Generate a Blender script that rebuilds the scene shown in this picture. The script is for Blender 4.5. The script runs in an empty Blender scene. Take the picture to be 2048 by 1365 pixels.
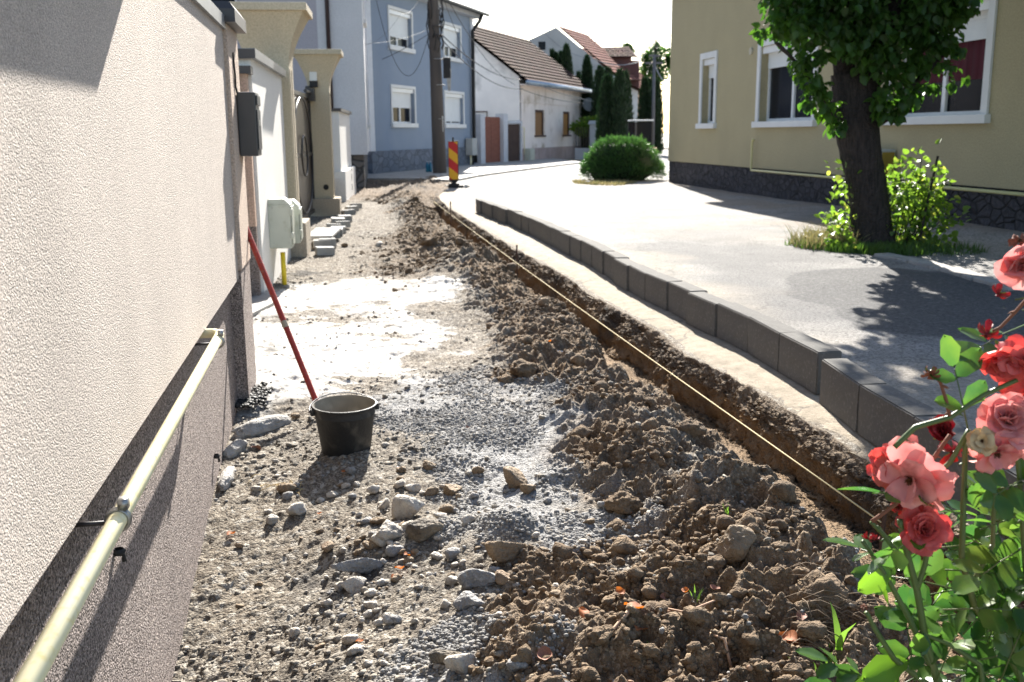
import bpy, bmesh, math, random
import numpy as np
from math import radians, sin, cos, tan, pi, atan2, sqrt
from mathutils import Vector, Matrix

SC = bpy.context.scene
COL = SC.collection
# ------------------------------------------------------------------ camera
FPX, PITCH, ROLL, CAMH = 1990.0, radians(11.77), radians(0.5), 1.32
fwd = Vector((0, cos(PITCH), -sin(PITCH)))
rt0 = Vector((1, 0, 0)); up0 = rt0.cross(fwd)
RT = rt0 * cos(ROLL) - up0 * sin(ROLL)
UP = RT.cross(fwd)
CAM = Vector((0, 0, CAMH))
cd = bpy.data.cameras.new('camera'); co = bpy.data.objects.new('camera', cd); COL.objects.link(co)
co.matrix_world = Matrix(((RT.x, UP.x, -fwd.x, 0), (RT.y, UP.y, -fwd.y, 0), (RT.z, UP.z, -fwd.z, CAMH), (0, 0, 0, 1)))
cd.sensor_width = 36.0; cd.lens = 36.0 * FPX / 2048.0; cd.clip_start = 0.05; cd.clip_end = 2000
cd.dof.use_dof = True; cd.dof.focus_distance = 2.5; cd.dof.aperture_fstop = 7.1
SC.camera = co
SC.render.resolution_x = 1024; SC.render.resolution_y = 682
# ------------------------------------------------------------------ light
SUN_EL, SUN_AZ = radians(31.5), radians(1.0)
w = bpy.data.worlds.new('World'); SC.world = w; w.use_nodes = True
nt = w.node_tree; bg = nt.nodes['Background']
sky = nt.nodes.new('ShaderNodeTexSky'); sky.sky_type = 'NISHITA'; sky.sun_disc = False
sky.sun_elevation = SUN_EL; sky.sun_rotation = SUN_AZ
sky.air_density = 1.0; sky.dust_density = 1.0; sky.ozone_density = 1.0
nt.links.new(sky.outputs[0], bg.inputs[0]); bg.inputs[1].default_value = 0.072
sd = bpy.data.lights.new('sun', 'SUN'); so = bpy.data.objects.new('sun', sd); COL.objects.link(so)
sd.energy = 5.0; sd.angle = radians(0.5); sd.color = (1.0, 0.95, 0.87)
sv = Vector((sin(SUN_AZ) * cos(SUN_EL), cos(SUN_AZ) * cos(SUN_EL), sin(SUN_EL)))
so.rotation_euler = sv.to_track_quat('Z', 'Y').to_euler()
so.location = (0, 0, 30)
SC.view_settings.view_transform = 'Standard'; SC.view_settings.look = 'None'
SC.view_settings.exposure = 1.82; SC.view_settings.gamma = 1.0
# ------------------------------------------------------------------ survey helpers (a photo pixel -> a point of the real place)
def ray(px, py): return fwd + RT * ((px - 1024) / FPX) - UP * ((py - 682.5) / FPX)
def G(px, py, z=0.0):
    d = ray(px, py); t = (z - CAMH) / d.z; return CAM + d * t
def U(px, py, Y):
    d = ray(px, py); return CAM + d * (Y / d.y)
def proj(P):
    v = Vector(P) - CAM; k = v.dot(fwd); return 1024 + FPX * v.dot(RT) / k, 682.5 - FPX * v.dot(UP) / k
class Frame:
    def __init__(s, x, y, dx, dy):
        s.o = Vector((x, y, 0)); s.d = Vector((dx, dy, 0)).normalized(); s.l = Vector((-s.d.y, s.d.x, 0)); s.rz = atan2(s.d.y, s.d.x)
    def px(s, x, y, off=0.0):
        n = s.l; q = s.o + n * off; r = ray(x, y); t = (q - CAM).dot(n) / r.dot(n); P = CAM + r * t
        return (P - q).dot(s.d), P.z
    def W(s, a, b, z): return s.o + s.d * a + s.l * b + Vector((0, 0, z))
# ------------------------------------------------------------------ numpy noise
rng = np.random.default_rng(7)
PERM = rng.permutation(4096); VAL = rng.random(4096)
def vnoise(x, y, z=0.0):
    x = np.asarray(x, float); y = np.asarray(y, float); z = np.asarray(z, float) + 0 * x
    xi = np.floor(x).astype(int); yi = np.floor(y).astype(int); zi = np.floor(z).astype(int)
    fx = x - xi; fy = y - yi; fz = z - zi
    fx = fx * fx * (3 - 2 * fx); fy = fy * fy * (3 - 2 * fy); fz = fz * fz * (3 - 2 * fz)
    def h(a, b, c): return VAL[PERM[(PERM[(PERM[a & 4095] + b) & 4095] + c) & 4095]]
    def L(a, b, t): return a + (b - a) * t
    return L(L(L(h(xi, yi, zi), h(xi + 1, yi, zi), fx), L(h(xi, yi + 1, zi), h(xi + 1, yi + 1, zi), fx), fy),
             L(L(h(xi, yi, zi + 1), h(xi + 1, yi, zi + 1), fx), L(h(xi, yi + 1, zi + 1), h(xi + 1, yi + 1, zi + 1), fx), fy), fz) * 2 - 1
def fbm(x, y, f=1.0, oct=4, g=0.5, z=0.0):
    s = 0; a = 1.0
    for i in range(oct):
        s = s + a * vnoise(np.asarray(x) * f + 17.3 * i, np.asarray(y) * f - 9.1 * i, np.asarray(z) * f + 3.7 * i); a *= g; f *= 2.03
    return s
def sstep(a, b, x):
    t = np.clip((np.asarray(x, float) - a) / (b - a), 0, 1); return t * t * (3 - 2 * t)
# ------------------------------------------------------------------ materials
MATS = {}
def _bsdf(m):
    m.use_nodes = True; return m.node_tree, m.node_tree.nodes['Principled BSDF']
def mat(name, c1, c2=None, ns=3.0, rough=0.8, bump=0.0, bs=60.0, metal=0.0, spec=0.3, detail=5, c3=None, ns3=25.0, streak=None, trans=0.0, bumpd=0.02, tgain=2.6):
    if name in MATS: return MATS[name]
    m = bpy.data.materials.new(name); t, b = _bsdf(m); N = t.nodes.new; Lk = t.links.new
    tc = N('ShaderNodeTexCoord'); src = tc.outputs['Object']
    if streak:
        mp = N('ShaderNodeMapping'); mp.inputs['Scale'].default_value = streak; Lk(src, mp.inputs[0]); nsrc = mp.outputs[0]
    else: nsrc = src
    b.inputs['Roughness'].default_value = rough; b.inputs['Metallic'].default_value = metal
    b.inputs['Specular IOR Level'].default_value = spec
    col = None
    if c2 is None: c2 = tuple(v * 0.8 for v in c1)
    no = N('ShaderNodeTexNoise'); no.inputs['Scale'].default_value = ns; no.inputs['Detail'].default_value = detail; Lk(nsrc, no.inputs['Vector'])
    mx = N('ShaderNodeMix'); mx.data_type = 'RGBA'; mx.inputs[6].default_value = (*c1, 1); mx.inputs[7].default_value = (*c2, 1)
    rp = N('ShaderNodeMapRange'); rp.inputs[1].default_value = 0.35; rp.inputs[2].default_value = 0.65; Lk(no.outputs[0], rp.inputs[0]); Lk(rp.outputs[0], mx.inputs[0])
    col = mx.outputs[2]
    if c3:
        n3 = N('ShaderNodeTexNoise'); n3.inputs['Scale'].default_value = ns3; n3.inputs['Detail'].default_value = 4; Lk(src, n3.inputs['Vector'])
        r3 = N('ShaderNodeMapRange'); r3.inputs[1].default_value = 0.55; r3.inputs[2].default_value = 0.72; Lk(n3.outputs[0], r3.inputs[0])
        m3 = N('ShaderNodeMix'); m3.data_type = 'RGBA'; Lk(r3.outputs[0], m3.inputs[0]); Lk(col, m3.inputs[6]); m3.inputs[7].default_value = (*c3, 1); col = m3.outputs[2]
    Lk(col, b.inputs['Base Color'])
    if bump:
        nb = N('ShaderNodeTexNoise'); nb.inputs['Scale'].default_value = bs; nb.inputs['Detail'].default_value = 3; Lk(src, nb.inputs['Vector'])
        bp = N('ShaderNodeBump'); bp.inputs['Strength'].default_value = bump; bp.inputs['Distance'].default_value = bumpd; Lk(nb.outputs[0], bp.inputs['Height']); Lk(bp.outputs[0], b.inputs['Normal'])
    if trans:
        tr = N('ShaderNodeBsdfTranslucent'); out = t.nodes['Material Output']; ms = N('ShaderNodeMixShader'); ms.inputs[0].default_value = trans
        hs = N('ShaderNodeHueSaturation'); hs.inputs['Saturation'].default_value = 1.15; hs.inputs['Value'].default_value = tgain; Lk(col, hs.inputs['Color']); Lk(hs.outputs[0], tr.inputs[0])
        Lk(b.outputs[0], ms.inputs[1]); Lk(tr.outputs[0], ms.inputs[2]); Lk(ms.outputs[0], out.inputs[0])
    MATS[name] = m; return m
def stucco(name, c1, c2, scale=95.0, bump=0.9, dist=0.006, dark=None, speck=0.0):
    """roughcast render: grainy bump made of cells, with grain colour"""
    if name in MATS: return MATS[name]
    m = bpy.data.materials.new(name); t, b = _bsdf(m); N = t.nodes.new; Lk = t.links.new
    tc = N('ShaderNodeTexCoord'); src = tc.outputs['Object']
    b.inputs['Roughness'].default_value = 0.9; b.inputs['Specular IOR Level'].default_value = 0.2
    n1 = N('ShaderNodeTexNoise'); n1.inputs['Scale'].default_value = scale; n1.inputs['Detail'].default_value = 2.5; n1.inputs['Roughness'].default_value = 0.6; Lk(src, n1.inputs['Vector'])
    v = N('ShaderNodeTexVoronoi'); v.inputs['Scale'].default_value = scale * 1.3; Lk(src, v.inputs['Vector'])
    ad = N('ShaderNodeMath'); ad.operation = 'SUBTRACT'; Lk(n1.outputs[0], ad.inputs[0]); Lk(v.outputs[0], ad.inputs[1])
    bp = N('ShaderNodeBump'); bp.inputs['Strength'].default_value = bump; bp.inputs['Distance'].default_value = dist; Lk(ad.outputs[0], bp.inputs['Height']); Lk(bp.outputs[0], b.inputs['Normal'])
    n2 = N('ShaderNodeTexNoise'); n2.inputs['Scale'].default_value = 1.3; n2.inputs['Detail'].default_value = 6; Lk(src, n2.inputs['Vector'])
    mr = N('ShaderNodeMapRange'); mr.inputs[1].default_value = 0.3; mr.inputs[2].default_value = 0.7; Lk(n2.outputs[0], mr.inputs[0])
    mx = N('ShaderNodeMix'); mx.data_type = 'RGBA'; mx.inputs[6].default_value = (*c1, 1); mx.inputs[7].default_value = (*c2, 1); Lk(mr.outputs[0], mx.inputs[0])
    m2 = N('ShaderNodeMix'); m2.data_type = 'RGBA'; m2.blend_type = 'MULTIPLY'; m2.inputs[0].default_value = 1.0; Lk(mx.outputs[2], m2.inputs[6])
    r2 = N('ShaderNodeMapRange'); r2.inputs[1].default_value = 0.3; r2.inputs[2].default_value = 0.62; r2.inputs[3].default_value = dark or 0.7; r2.inputs[4].default_value = 1.12; Lk(n1.outputs[0], r2.inputs[0]); Lk(r2.outputs[0], m2.inputs[7])
    fin = m2.outputs[2]
    if speck:
        v3 = N('ShaderNodeTexVoronoi'); v3.inputs['Scale'].default_value = scale * 1.5; Lk(src, v3.inputs['Vector']); s3 = N('ShaderNodeSeparateColor'); Lk(v3.outputs['Color'], s3.inputs[0])
        r3 = N('ShaderNodeMapRange'); r3.inputs[1].default_value = 0; r3.inputs[2].default_value = 1; r3.inputs[3].default_value = 1 - speck; r3.inputs[4].default_value = 1 + speck * 1.2; Lk(s3.outputs[0], r3.inputs[0])
        m4 = N('ShaderNodeMix'); m4.data_type = 'RGBA'; m4.blend_type = 'MULTIPLY'; m4.inputs[0].default_value = 1.0; Lk(fin, m4.inputs[6]); Lk(r3.outputs[0], m4.inputs[7]); fin = m4.outputs[2]
        n5 = N('ShaderNodeTexNoise'); n5.inputs['Scale'].default_value = .8; n5.inputs['Detail'].default_value = 8; mp5 = N('ShaderNodeMapping'); mp5.inputs['Scale'].default_value = (1.6, 1.6, .45); Lk(src, mp5.inputs[0]); Lk(mp5.outputs[0], n5.inputs['Vector'])
        r5 = N('ShaderNodeMapRange'); r5.inputs[1].default_value = .35; r5.inputs[2].default_value = .7; r5.inputs[3].default_value = 1.06; r5.inputs[4].default_value = .86; Lk(n5.outputs[0], r5.inputs[0])
        m5 = N('ShaderNodeMix'); m5.data_type = 'RGBA'; m5.blend_type = 'MULTIPLY'; m5.inputs[0].default_value = 1.0; Lk(fin, m5.inputs[6]); Lk(r5.outputs[0], m5.inputs[7]); fin = m5.outputs[2]
    Lk(fin, b.inputs['Base Color'])
    MATS[name] = m; return m
def cellstone(name, c1, c2, joint, scale=(3, 3, 6), bump=0.8, dist=0.03):
    """rough quarry stone facing: voronoi blocks with dark joints"""
    if name in MATS: return MATS[name]
    m = bpy.data.materials.new(name); t, b = _bsdf(m); N = t.nodes.new; Lk = t.links.new
    tc = N('ShaderNodeTexCoord'); mp = N('ShaderNodeMapping'); mp.inputs['Scale'].default_value = scale; Lk(tc.outputs['Object'], mp.inputs[0])
    v = N('ShaderNodeTexVoronoi'); v.feature = 'DISTANCE_TO_EDGE'; v.inputs['Scale'].default_value = 1; Lk(mp.outputs[0], v.inputs['Vector'])
    vc = N('ShaderNodeTexVoronoi'); vc.inputs['Scale'].default_value = 1; Lk(mp.outputs[0], vc.inputs['Vector'])
    n = N('ShaderNodeTexNoise'); n.inputs['Scale'].default_value = 14; n.inputs['Detail'].default_value = 6; Lk(tc.outputs['Object'], n.inputs['Vector'])
    sp = N('ShaderNodeSeparateColor'); Lk(vc.outputs['Color'], sp.inputs[0])
    ad = N('ShaderNodeMath'); ad.operation = 'ADD'; Lk(sp.outputs[0], ad.inputs[0]); Lk(n.outputs[0], ad.inputs[1])
    hf = N('ShaderNodeMapRange'); hf.inputs[1].default_value = 0.45; hf.inputs[2].default_value = 1.5; Lk(ad.outputs[0], hf.inputs[0])
    mx = N('ShaderNodeMix'); mx.data_type = 'RGBA'; mx.inputs[6].default_value = (*c1, 1); mx.inputs[7].default_value = (*c2, 1); Lk(hf.outputs[0], mx.inputs[0])
    je = N('ShaderNodeMapRange'); je.inputs[1].default_value = 0.0; je.inputs[2].default_value = 0.09; Lk(v.outputs[0], je.inputs[0])
    m2 = N('ShaderNodeMix'); m2.data_type = 'RGBA'; m2.inputs[6].default_value = (*joint, 1); Lk(mx.outputs[2], m2.inputs[7]); Lk(je.outputs[0], m2.inputs[0])
    Lk(m2.outputs[2], b.inputs['Base Color']); b.inputs['Roughness'].default_value = 0.85
    hh = N('ShaderNodeMath'); hh.operation = 'MULTIPLY_ADD'; Lk(n.outputs[0], hh.inputs[0]); hh.inputs[1].default_value = 1.0; Lk(je.outputs[0], hh.inputs[2])
    bp = N('ShaderNodeBump'); bp.inputs['Strength'].default_value = bump; bp.inputs['Distance'].default_value = dist; Lk(hh.outputs[0], bp.inputs['Height']); Lk(bp.outputs[0], b.inputs['Normal'])
    MATS[name] = m; return m
def glass(name='window_glass', c=(0.006, 0.007, 0.011)):
    if name in MATS: return MATS[name]
    m = mat(name, c, tuple(v * 1.6 for v in c), ns=0.8, rough=0.15, spec=0.1); return m
# ------------------------------------------------------------------ mesh builders
def npmesh(name, V, faces, m=None, smooth=False, attr=None):
    """V (n,3); faces: list of index arrays (k,3) or (k,4)"""
    me = bpy.data.meshes.new(name); V = np.asarray(V, np.float32)
    me.vertices.add(len(V)); me.vertices.foreach_set('co', V.ravel())
    if not isinstance(faces, list): faces = [faces]
    faces = [np.asarray(f, np.int32) for f in faces if len(f)]
    idx = np.concatenate([f.ravel() for f in faces]); cnt = np.concatenate([np.full(len(f), f.shape[1]) for f in faces])
    st = np.concatenate([[0], np.cumsum(cnt)[:-1]]).astype(np.int32)
    me.loops.add(len(idx)); me.loops.foreach_set('vertex_index', idx)
    me.polygons.add(len(cnt)); me.polygons.foreach_set('loop_start', st)
    if smooth: me.polygons.foreach_set('use_smooth', np.ones(len(cnt), bool))
    if attr is not None:
        for an, av in attr.items():
            a = me.attributes.new(an, 'FLOAT_COLOR', 'POINT'); a.data.foreach_set('color', np.asarray(av, np.float32).ravel())
    me.update(calc_edges=True); me.validate()
    if m: me.materials.append(m)
    return me
def link(name, me, parent=None, loc=None):
    o = bpy.data.objects.new(name, me); COL.objects.link(o)
    if parent: o.parent = parent
    if loc is not None: o.location = loc
    return o
def tag(o, label=None, cat=None, group=None, kind=None):
    if label: o['label'] = label
    if cat: o['category'] = cat
    if group: o['group'] = group
    if kind: o['kind'] = kind
    return o
def thing(name, label, cat, loc=(0, 0, 0), rz=0.0, group=None):
    o = bpy.data.objects.new(name, None); COL.objects.link(o); o.location = loc; o.rotation_euler = (0, 0, rz); o.empty_display_size = 0.1
    return tag(o, label, cat, group)
class MB:
    def __init__(s): s.V = []; s.F = []
    def add(s, vs, fs):
        k = len(s.V); s.V += [tuple(v) for v in vs]; s.F += [tuple(i + k for i in f) for f in fs]; return s
    def box(s, x0, x1, y0, y1, z0, z1, M=None):
        v = [(x, y, z) for z in (z0, z1) for y in (y0, y1) for x in (x0, x1)]
        if M is not None: v = [M @ Vector(p) for p in v]
        return s.add(v, [(0, 2, 3, 1), (4, 5, 7, 6), (0, 1, 5, 4), (2, 6, 7, 3), (0, 4, 6, 2), (1, 3, 7, 5)])
    def frustum(s, a, b):  # a,b = (x0,x1,y0,y1,z)
        v = [(a[0], a[2], a[4]), (a[1], a[2], a[4]), (a[1], a[3], a[4]), (a[0], a[3], a[4]), (b[0], b[2], b[4]), (b[1], b[2], b[4]), (b[1], b[3], b[4]), (b[0], b[3], b[4])]
        return s.add(v, [(3, 2, 1, 0), (4, 5, 6, 7), (0, 1, 5, 4), (1, 2, 6, 5), (2, 3, 7, 6), (3, 0, 4, 7)])
    def prism(s, poly, z0, z1):
        n = len(poly); v = [(p[0], p[1], z0) for p in poly] + [(p[0], p[1], z1) for p in poly]
        return s.add(v, [tuple(range(n - 1, -1, -1)), tuple(range(n, 2 * n))] + [(i, (i + 1) % n, (i + 1) % n + n, i + n) for i in range(n)])
    def extr(s, pts, off):  # planar polygon pts extruded by vector off
        n = len(pts); o = Vector(off); v = [Vector(p) for p in pts]; v += [p + o for p in v]
        return s.add(v, [tuple(range(n - 1, -1, -1)), tuple(range(n, 2 * n))] + [(i, (i + 1) % n, (i + 1) % n + n, i + n) for i in range(n)])
    def tube(s, pts, r, n=8, caps=True):
        pts = [Vector(p) for p in pts]; rs = r if isinstance(r, (list, tuple)) else [r] * len(pts); k = len(s.V); prev = None
        for i, p in enumerate(pts):
            d = (pts[min(i + 1, len(pts) - 1)] - pts[max(i - 1, 0)]).normalized()
            if prev is None:
                a = d.orthogonal().normalized()
            else:
                a = (prev - d * prev.dot(d)).normalized()
            prev = a; b = d.cross(a)
            for j in range(n):
                t = 2 * pi * j / n; s.V.append(tuple(p + (a * cos(t) + b * sin(t)) * rs[i]))
        for i in range(len(pts) - 1):
            for j in range(n):
                s.F.append((k + i * n + j, k + i * n + (j + 1) % n, k + (i + 1) * n + (j + 1) % n, k + (i + 1) * n + j))
        if caps:
            s.F.append(tuple(k + j for j in range(n - 1, -1, -1))); s.F.append(tuple(k + (len(pts) - 1) * n + j for j in range(n)))
        return s
    def lathe(s, prof, n=32, c=(0, 0, 0)):
        k = len(s.V)
        for r, z in prof:
            for j in range(n):
                t = 2 * pi * j / n; s.V.append((c[0] + r * cos(t), c[1] + r * sin(t), c[2] + z))
        for i in range(len(prof) - 1):
            for j in range(n):
                s.F.append((k + i * n + j, k + i * n + (j + 1) % n, k + (i + 1) * n + (j + 1) % n, k + (i + 1) * n + j))
        return s
    def build(s, name, m, parent=None, smooth=False, bevel=0.0, loc=None, auto=None):
        me = bpy.data.meshes.new(name); me.from_pydata(s.V, [], s.F); me.validate(); me.materials.append(m)
        bm = bmesh.new(); bm.from_mesh(me); bmesh.ops.recalc_face_normals(bm, faces=bm.faces)
        if bevel: bmesh.ops.bevel(bm, geom=list(bm.edges), offset=bevel, segments=2, affect='EDGES', profile=0.6, clamp_overlap=True)
        bm.to_mesh(me); bm.free()
        if smooth:
            for p in me.polygons: p.use_smooth = True
        o = link(name, me, parent, loc)
        if smooth and auto:
            me.set_sharp_from_angle(angle=radians(auto))
        return o
def box(name, m, parent, x0, x1, y0, y1, z0, z1, bevel=0.0):
    return MB().box(x0, x1, y0, y1, z0, z1).build(name, m, parent, bevel=bevel)
def copy_tree(o, parent=None):
    c = o.copy(); COL.objects.link(c)
    if parent: c.parent = parent
    for ch in [q for q in list(bpy.data.objects) if q.parent == o]: copy_tree(ch, c)
    return c
def catenary(a, b, sag, n=14):
    a = Vector(a); b = Vector(b); return [a.lerp(b, i / n) - Vector((0, 0, sag * 4 * (i / n) * (1 - i / n))) for i in range(n + 1)]
# ================================================================== GROUND
_e = [G(*p) for p in [(878,392),(880,400),(901,418),(931,436),(974,463),(1031,497),(1071,518),(1140,557),(1171,582),(1238,619),(1322,665),(1377,712),(1456,746),(1496,768),(1555,805),(1614,840),(1666,869),(1717,904),(1790,950),(1880,1010),(2000,1100)]]
_e = sorted([(p.y, p.x) for p in _e]); EY = np.array([a for a, b in _e]); EX = np.array([b for a, b in _e])
def XT(y):
    y = np.asarray(y, float); base = np.interp(y, EY, EX)
    lo = EX[0] + (y - EY[0]) * (EX[1] - EX[0]) / (EY[1] - EY[0]); base = np.where(y < EY[0], lo, base)
    return base
def edge_noise(y): return 0.035 * vnoise(y * 2.3, 0 * y + 3.1) + 0.022 * vnoise(y * 7, 0 * y + 8.0) + 0.01 * vnoise(y * 21, 0 * y + 1.0)
def XL(y): return -1.19 - 0.17 * np.asarray(y, float)
def blob(x, y, px, py, rx, ry, z=0.0, soft=0.5):
    c = G(px, py); d = np.sqrt(((x - c.x) / rx) ** 2 + ((y - c.y) / ry) ** 2); return 1 - sstep(1 - soft, 1 + soft, d)
MOUNDS = [(1468,1045,.22,.2,.11),(1400,1050,.14,.14,.07),(1560,1120,.3,.2,.08),(1640,1190,.25,.16,.06),(1249,935,.3,.3,.09),(1160,850,.22,.3,.06),(1045,735,.3,.6,.06),(1330,860,.25,.4,.06),(1020,1060,.15,.14,.06),
          (1500,1250,.4,.22,.05),(1250,1290,.35,.16,.04),(900,560,.35,1.2,.07),(850,470,.5,2.2,.05),(960,540,.3,1.2,.09),(840,420,.7,2.5,.06),(845,385,.55,1.6,.12),(900,500,.3,1.4,.08),(800,1040,.22,.12,.035),(1390,1180,.3,.15,.04),(1110,640,.3,.7,.05)]
def theight(x, y):
    x = np.asarray(x, float); y = np.asarray(y, float)
    en = edge_noise(y); u = XT(y) + en * 0.4 - x
    z = 0.022 * fbm(x, y, 1.1, 4) + 0.010 * fbm(x, y, 7.0, 3)
    z = z - 0.24 * sstep(4.3, 2.3, y) * sstep(0.2, -0.95, x) - .05 * sstep(5.5, 4.5, y) * sstep(-.4, -1.2, x)
    # soil-ness: spoil band beside the trench
    sb = sstep(0.40, 0.66, u) * (1 - sstep(0.8, 1.35, u)) * (0.55 + 0.45 * np.clip(fbm(x, y, 0.8, 2, z=5.0) + .4, 0, 1)) 
    z = z + sb * (0.055 + 0.05 * np.clip(fbm(x, y, 2.6, 3, z=2.0), -.4, 1))
    for a, b, rx, ry, h in MOUNDS:
        c = G(a, b); d2 = ((x - c.x) / rx) ** 2 + ((y - c.y) / ry) ** 2; z = z + h * np.exp(-d2 * 1.2) * (1 + 0.35 * fbm(x, y, 6, 2, z=4.0))
    # lumpiness of loose soil
    lump = np.clip(sb * 1.2 + soil_mask(x, y, u) * 0.8, 0, 1)
    nl = np.abs(fbm(x, y, 9, 4, 0.55, z=1.0)); z = z + lump * (0.075 * (0.42 - nl) + 0.016 * fbm(x, y, 26, 3, .6))
    z = z + 0.008 * (0.4 - np.abs(fbm(x, y, 34, 3, .62, z=31.))) * (0.3 + lump) + 0.0045 * fbm(x, y, 24, 3, .6) + 0.004 * vnoise(x * 90, y * 90) + 0.006 * np.clip(fbm(x, y, 13, 3, z=21.) - .2, 0, 1)
    # trench
    near = 1 - sstep(19.0, 21.5, y)
    fw = 0.37 + 0.10 * sstep(8, 5, y) + 0.06 * vnoise(y * 1.3, 0 * y + 2)
    left = sstep(fw, fw + 0.16, u + 0.05 * vnoise(x * 5, y * 5, 2.0))     # 0 in the trench, 1 on the spoil side
    floor = -0.27 + 0.02 * fbm(x, y, 5, 3)
    erod = 0.05 + 0.045 * np.abs(fbm(x, y * 1.0, 5, 3, z=3.0))
    # wall: steep drop between u=0 and u=.12
    tt = np.clip(u / (0.115 + .03 * vnoise(y * 1.7, 0 * y + 5.)), 0, 1)
    wallz = -0.27 * (0.40 * np.clip(tt / .62, 0, 1) + 0.60 * sstep(0.60, 0.92, tt + .10 * fbm(0 * x, y, 1.6, 3, z=7.0))) + 0.012 * fbm(x, y, 28, 3, z=7.0) * np.sin(tt * pi)
    inside = wallz + 0 * floor; inside = np.where(tt >= 1, floor, inside)
    z2 = inside * (1 - left) + z * left
    z = z * (1 - near) + z2 * near
    return z
def soil_mask(x, y, u):
    s = sstep(0.2, 0.5, u) * (1 - sstep(0.72, 1.10, u + 0.42 * fbm(x, y, 1.5, 4, z=9.0)))
    s = np.maximum(s, sstep(3.6, 3.1, y - 0.3 * fbm(x, y, 2, 4)) * sstep(0.02, 0.30, x + 0.3 * fbm(x, y, 2.5, 4, z=6.)))
    s = np.maximum(s, blob(x, y, 1235, 925, .26, .36)); s = np.maximum(s, 0.9 * blob(x, y, 845, 385, 1.3, 3.0)); s = np.maximum(s, 0.8 * blob(x, y, 870, 480, .6, 3.5))
    s = np.maximum(s, sstep(19.5, 22.5, y))
    return s
def tmasks(x, y, z):
    u = XT(y) - x
    soil = np.clip(soil_mask(x, y, u) + 0.25 * fbm(x, y, 6, 3, z=11.0) * (soil_mask(x, y, u) > .1), 0, 1)
    soil = np.maximum(soil, 1 - sstep(0.45, 0.6, u)) * sstep(-0.03, 0.03, u)
    pale = np.clip(sstep(4.3, 5.2, y + .5 * fbm(x, y, 1.1, 3)) * (1 - sstep(8.2, 9.6, y + .5 * fbm(x, y, .8, 3))) * (1 - sstep(-0.45, 0.15, x + 0.09 * y - 0.3 + 0.4 * fbm(x, y, 1.2, 4, z=2.2))) , 0, 1)
    pale = pale * (1 - 0.5 * sstep(0.2, 0.5, fbm(x * .6, y, 2.6, 5, .6, z=8.0)))
    c1 = G(1010, 900); 
    grav = np.exp(-(((x - c1.x - 0.05) - 0.0 * (y - c1.y)) / 0.33) ** 2 - ((y - c1.y) / 1.1) ** 2)
    grav = np.maximum(grav, blob(x, y, 940, 1330, .25, .3)); grav = np.maximum(grav, blob(x, y, 1240, 1070, .28, .22)); grav = np.maximum(grav, .8 * blob(x, y, 860, 800, .35, .5))
    grav = np.clip(grav * 1.3 + 0.3 * fbm(x, y, 4, 3, z=13.) * (grav > .1), 0, 1) * (1 - 0.75 * soil)
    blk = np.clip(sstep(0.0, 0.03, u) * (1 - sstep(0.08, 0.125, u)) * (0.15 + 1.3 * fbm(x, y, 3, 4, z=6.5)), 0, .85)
    # tar and wet black patches; far blobs paint the shade of the pavement step
    for a, b, r in ((735, 1100, .16), (620, 1080, .05), (600, 1260, .10), (515, 700, .14), (520, 640, .12), (580, 560, .25), (620, 545, .2), (1010, 1090, .07), (560, 800, .1), (690, 1115, .1), (790, 372, 1.0), (745, 368, .9), (850, 366, .8), (820, 385, .6)):
        blk = np.maximum(blk, blob(x, y, a, b, r, r * 1.3, soft=.7) * np.clip(0.55 + 1.2 * fbm(x, y, 12, 3, z=3.3), 0, 1))
    clay = sstep(0.0, 0.03, u) * (1 - sstep(0.30, 0.4, u)) * sstep(-0.08, -0.15, z)
    pale = pale * .25 + .75 * sstep(.38, .58, pale + .22 * fbm(x, y, 4, 5, .6, z=17.)); grav = grav * .4 + .6 * sstep(.3, .6, grav + .2 * fbm(x, y, 6, 4, .6, z=18.))
    return soil, pale, grav, blk, clay
# --- terrain mesh (excavated strip, trench, spoil)
ny, nx = 1300, 720
ys = np.concatenate([1.9 * (22.0 / 1.9) ** np.linspace(0, 1, ny - 60), np.linspace(22.1, 31, 60)])
ys = ys ** 1.0
v = np.linspace(0, 1, nx)
UU = []
for y in ys:
    umax = float(XT(y) - XL(y)) + 0.3
    # dense near the trench, then even
    a = 0.36 if y < 20 else 0.1
    ub = np.where(v < a, -0.06 + 0.62 * (v / a), 0.56 + (umax - 0.56) * ((v - a) / (1 - a)))
    UU.append(ub)
UU = np.array(UU); YY = np.repeat(ys[:, None], nx, 1); XX = XT(YY) - UU
ZZ = theight(XX, YY)
ZZ = np.where(UU <= 0.0, -0.015, ZZ)
XX2 = XX + (0.030 * fbm(YY, 3 * ZZ, 5, 2, z=5.5) + 0.022 * fbm(YY, ZZ, 19, 4, 0.62, z=XX * 19)) * sstep(0, .03, UU) * (1 - sstep(.16, .22, UU)) * (YY < 21)
ZZ = ZZ + 0.012 * fbm(XX * 40, YY * 40, 1, 3) * sstep(0, .02, UU) * (1 - sstep(.10, .16, UU)) * (YY < 21)
so_, pa_, gr_, bk_, cl_ = tmasks(XX, YY, ZZ)
idx = np.arange(ny * nx).reshape(ny, nx)
F4 = np.stack([idx[:-1, :-1], idx[1:, :-1], idx[1:, 1:], idx[:-1, 1:]], -1).reshape(-1, 4)
A1 = np.stack([so_, pa_, gr_, np.ones_like(so_)], -1).reshape(-1, 4); A2 = np.stack([bk_, cl_, 0 * bk_, np.ones_like(so_)], -1).reshape(-1, 4)
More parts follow.
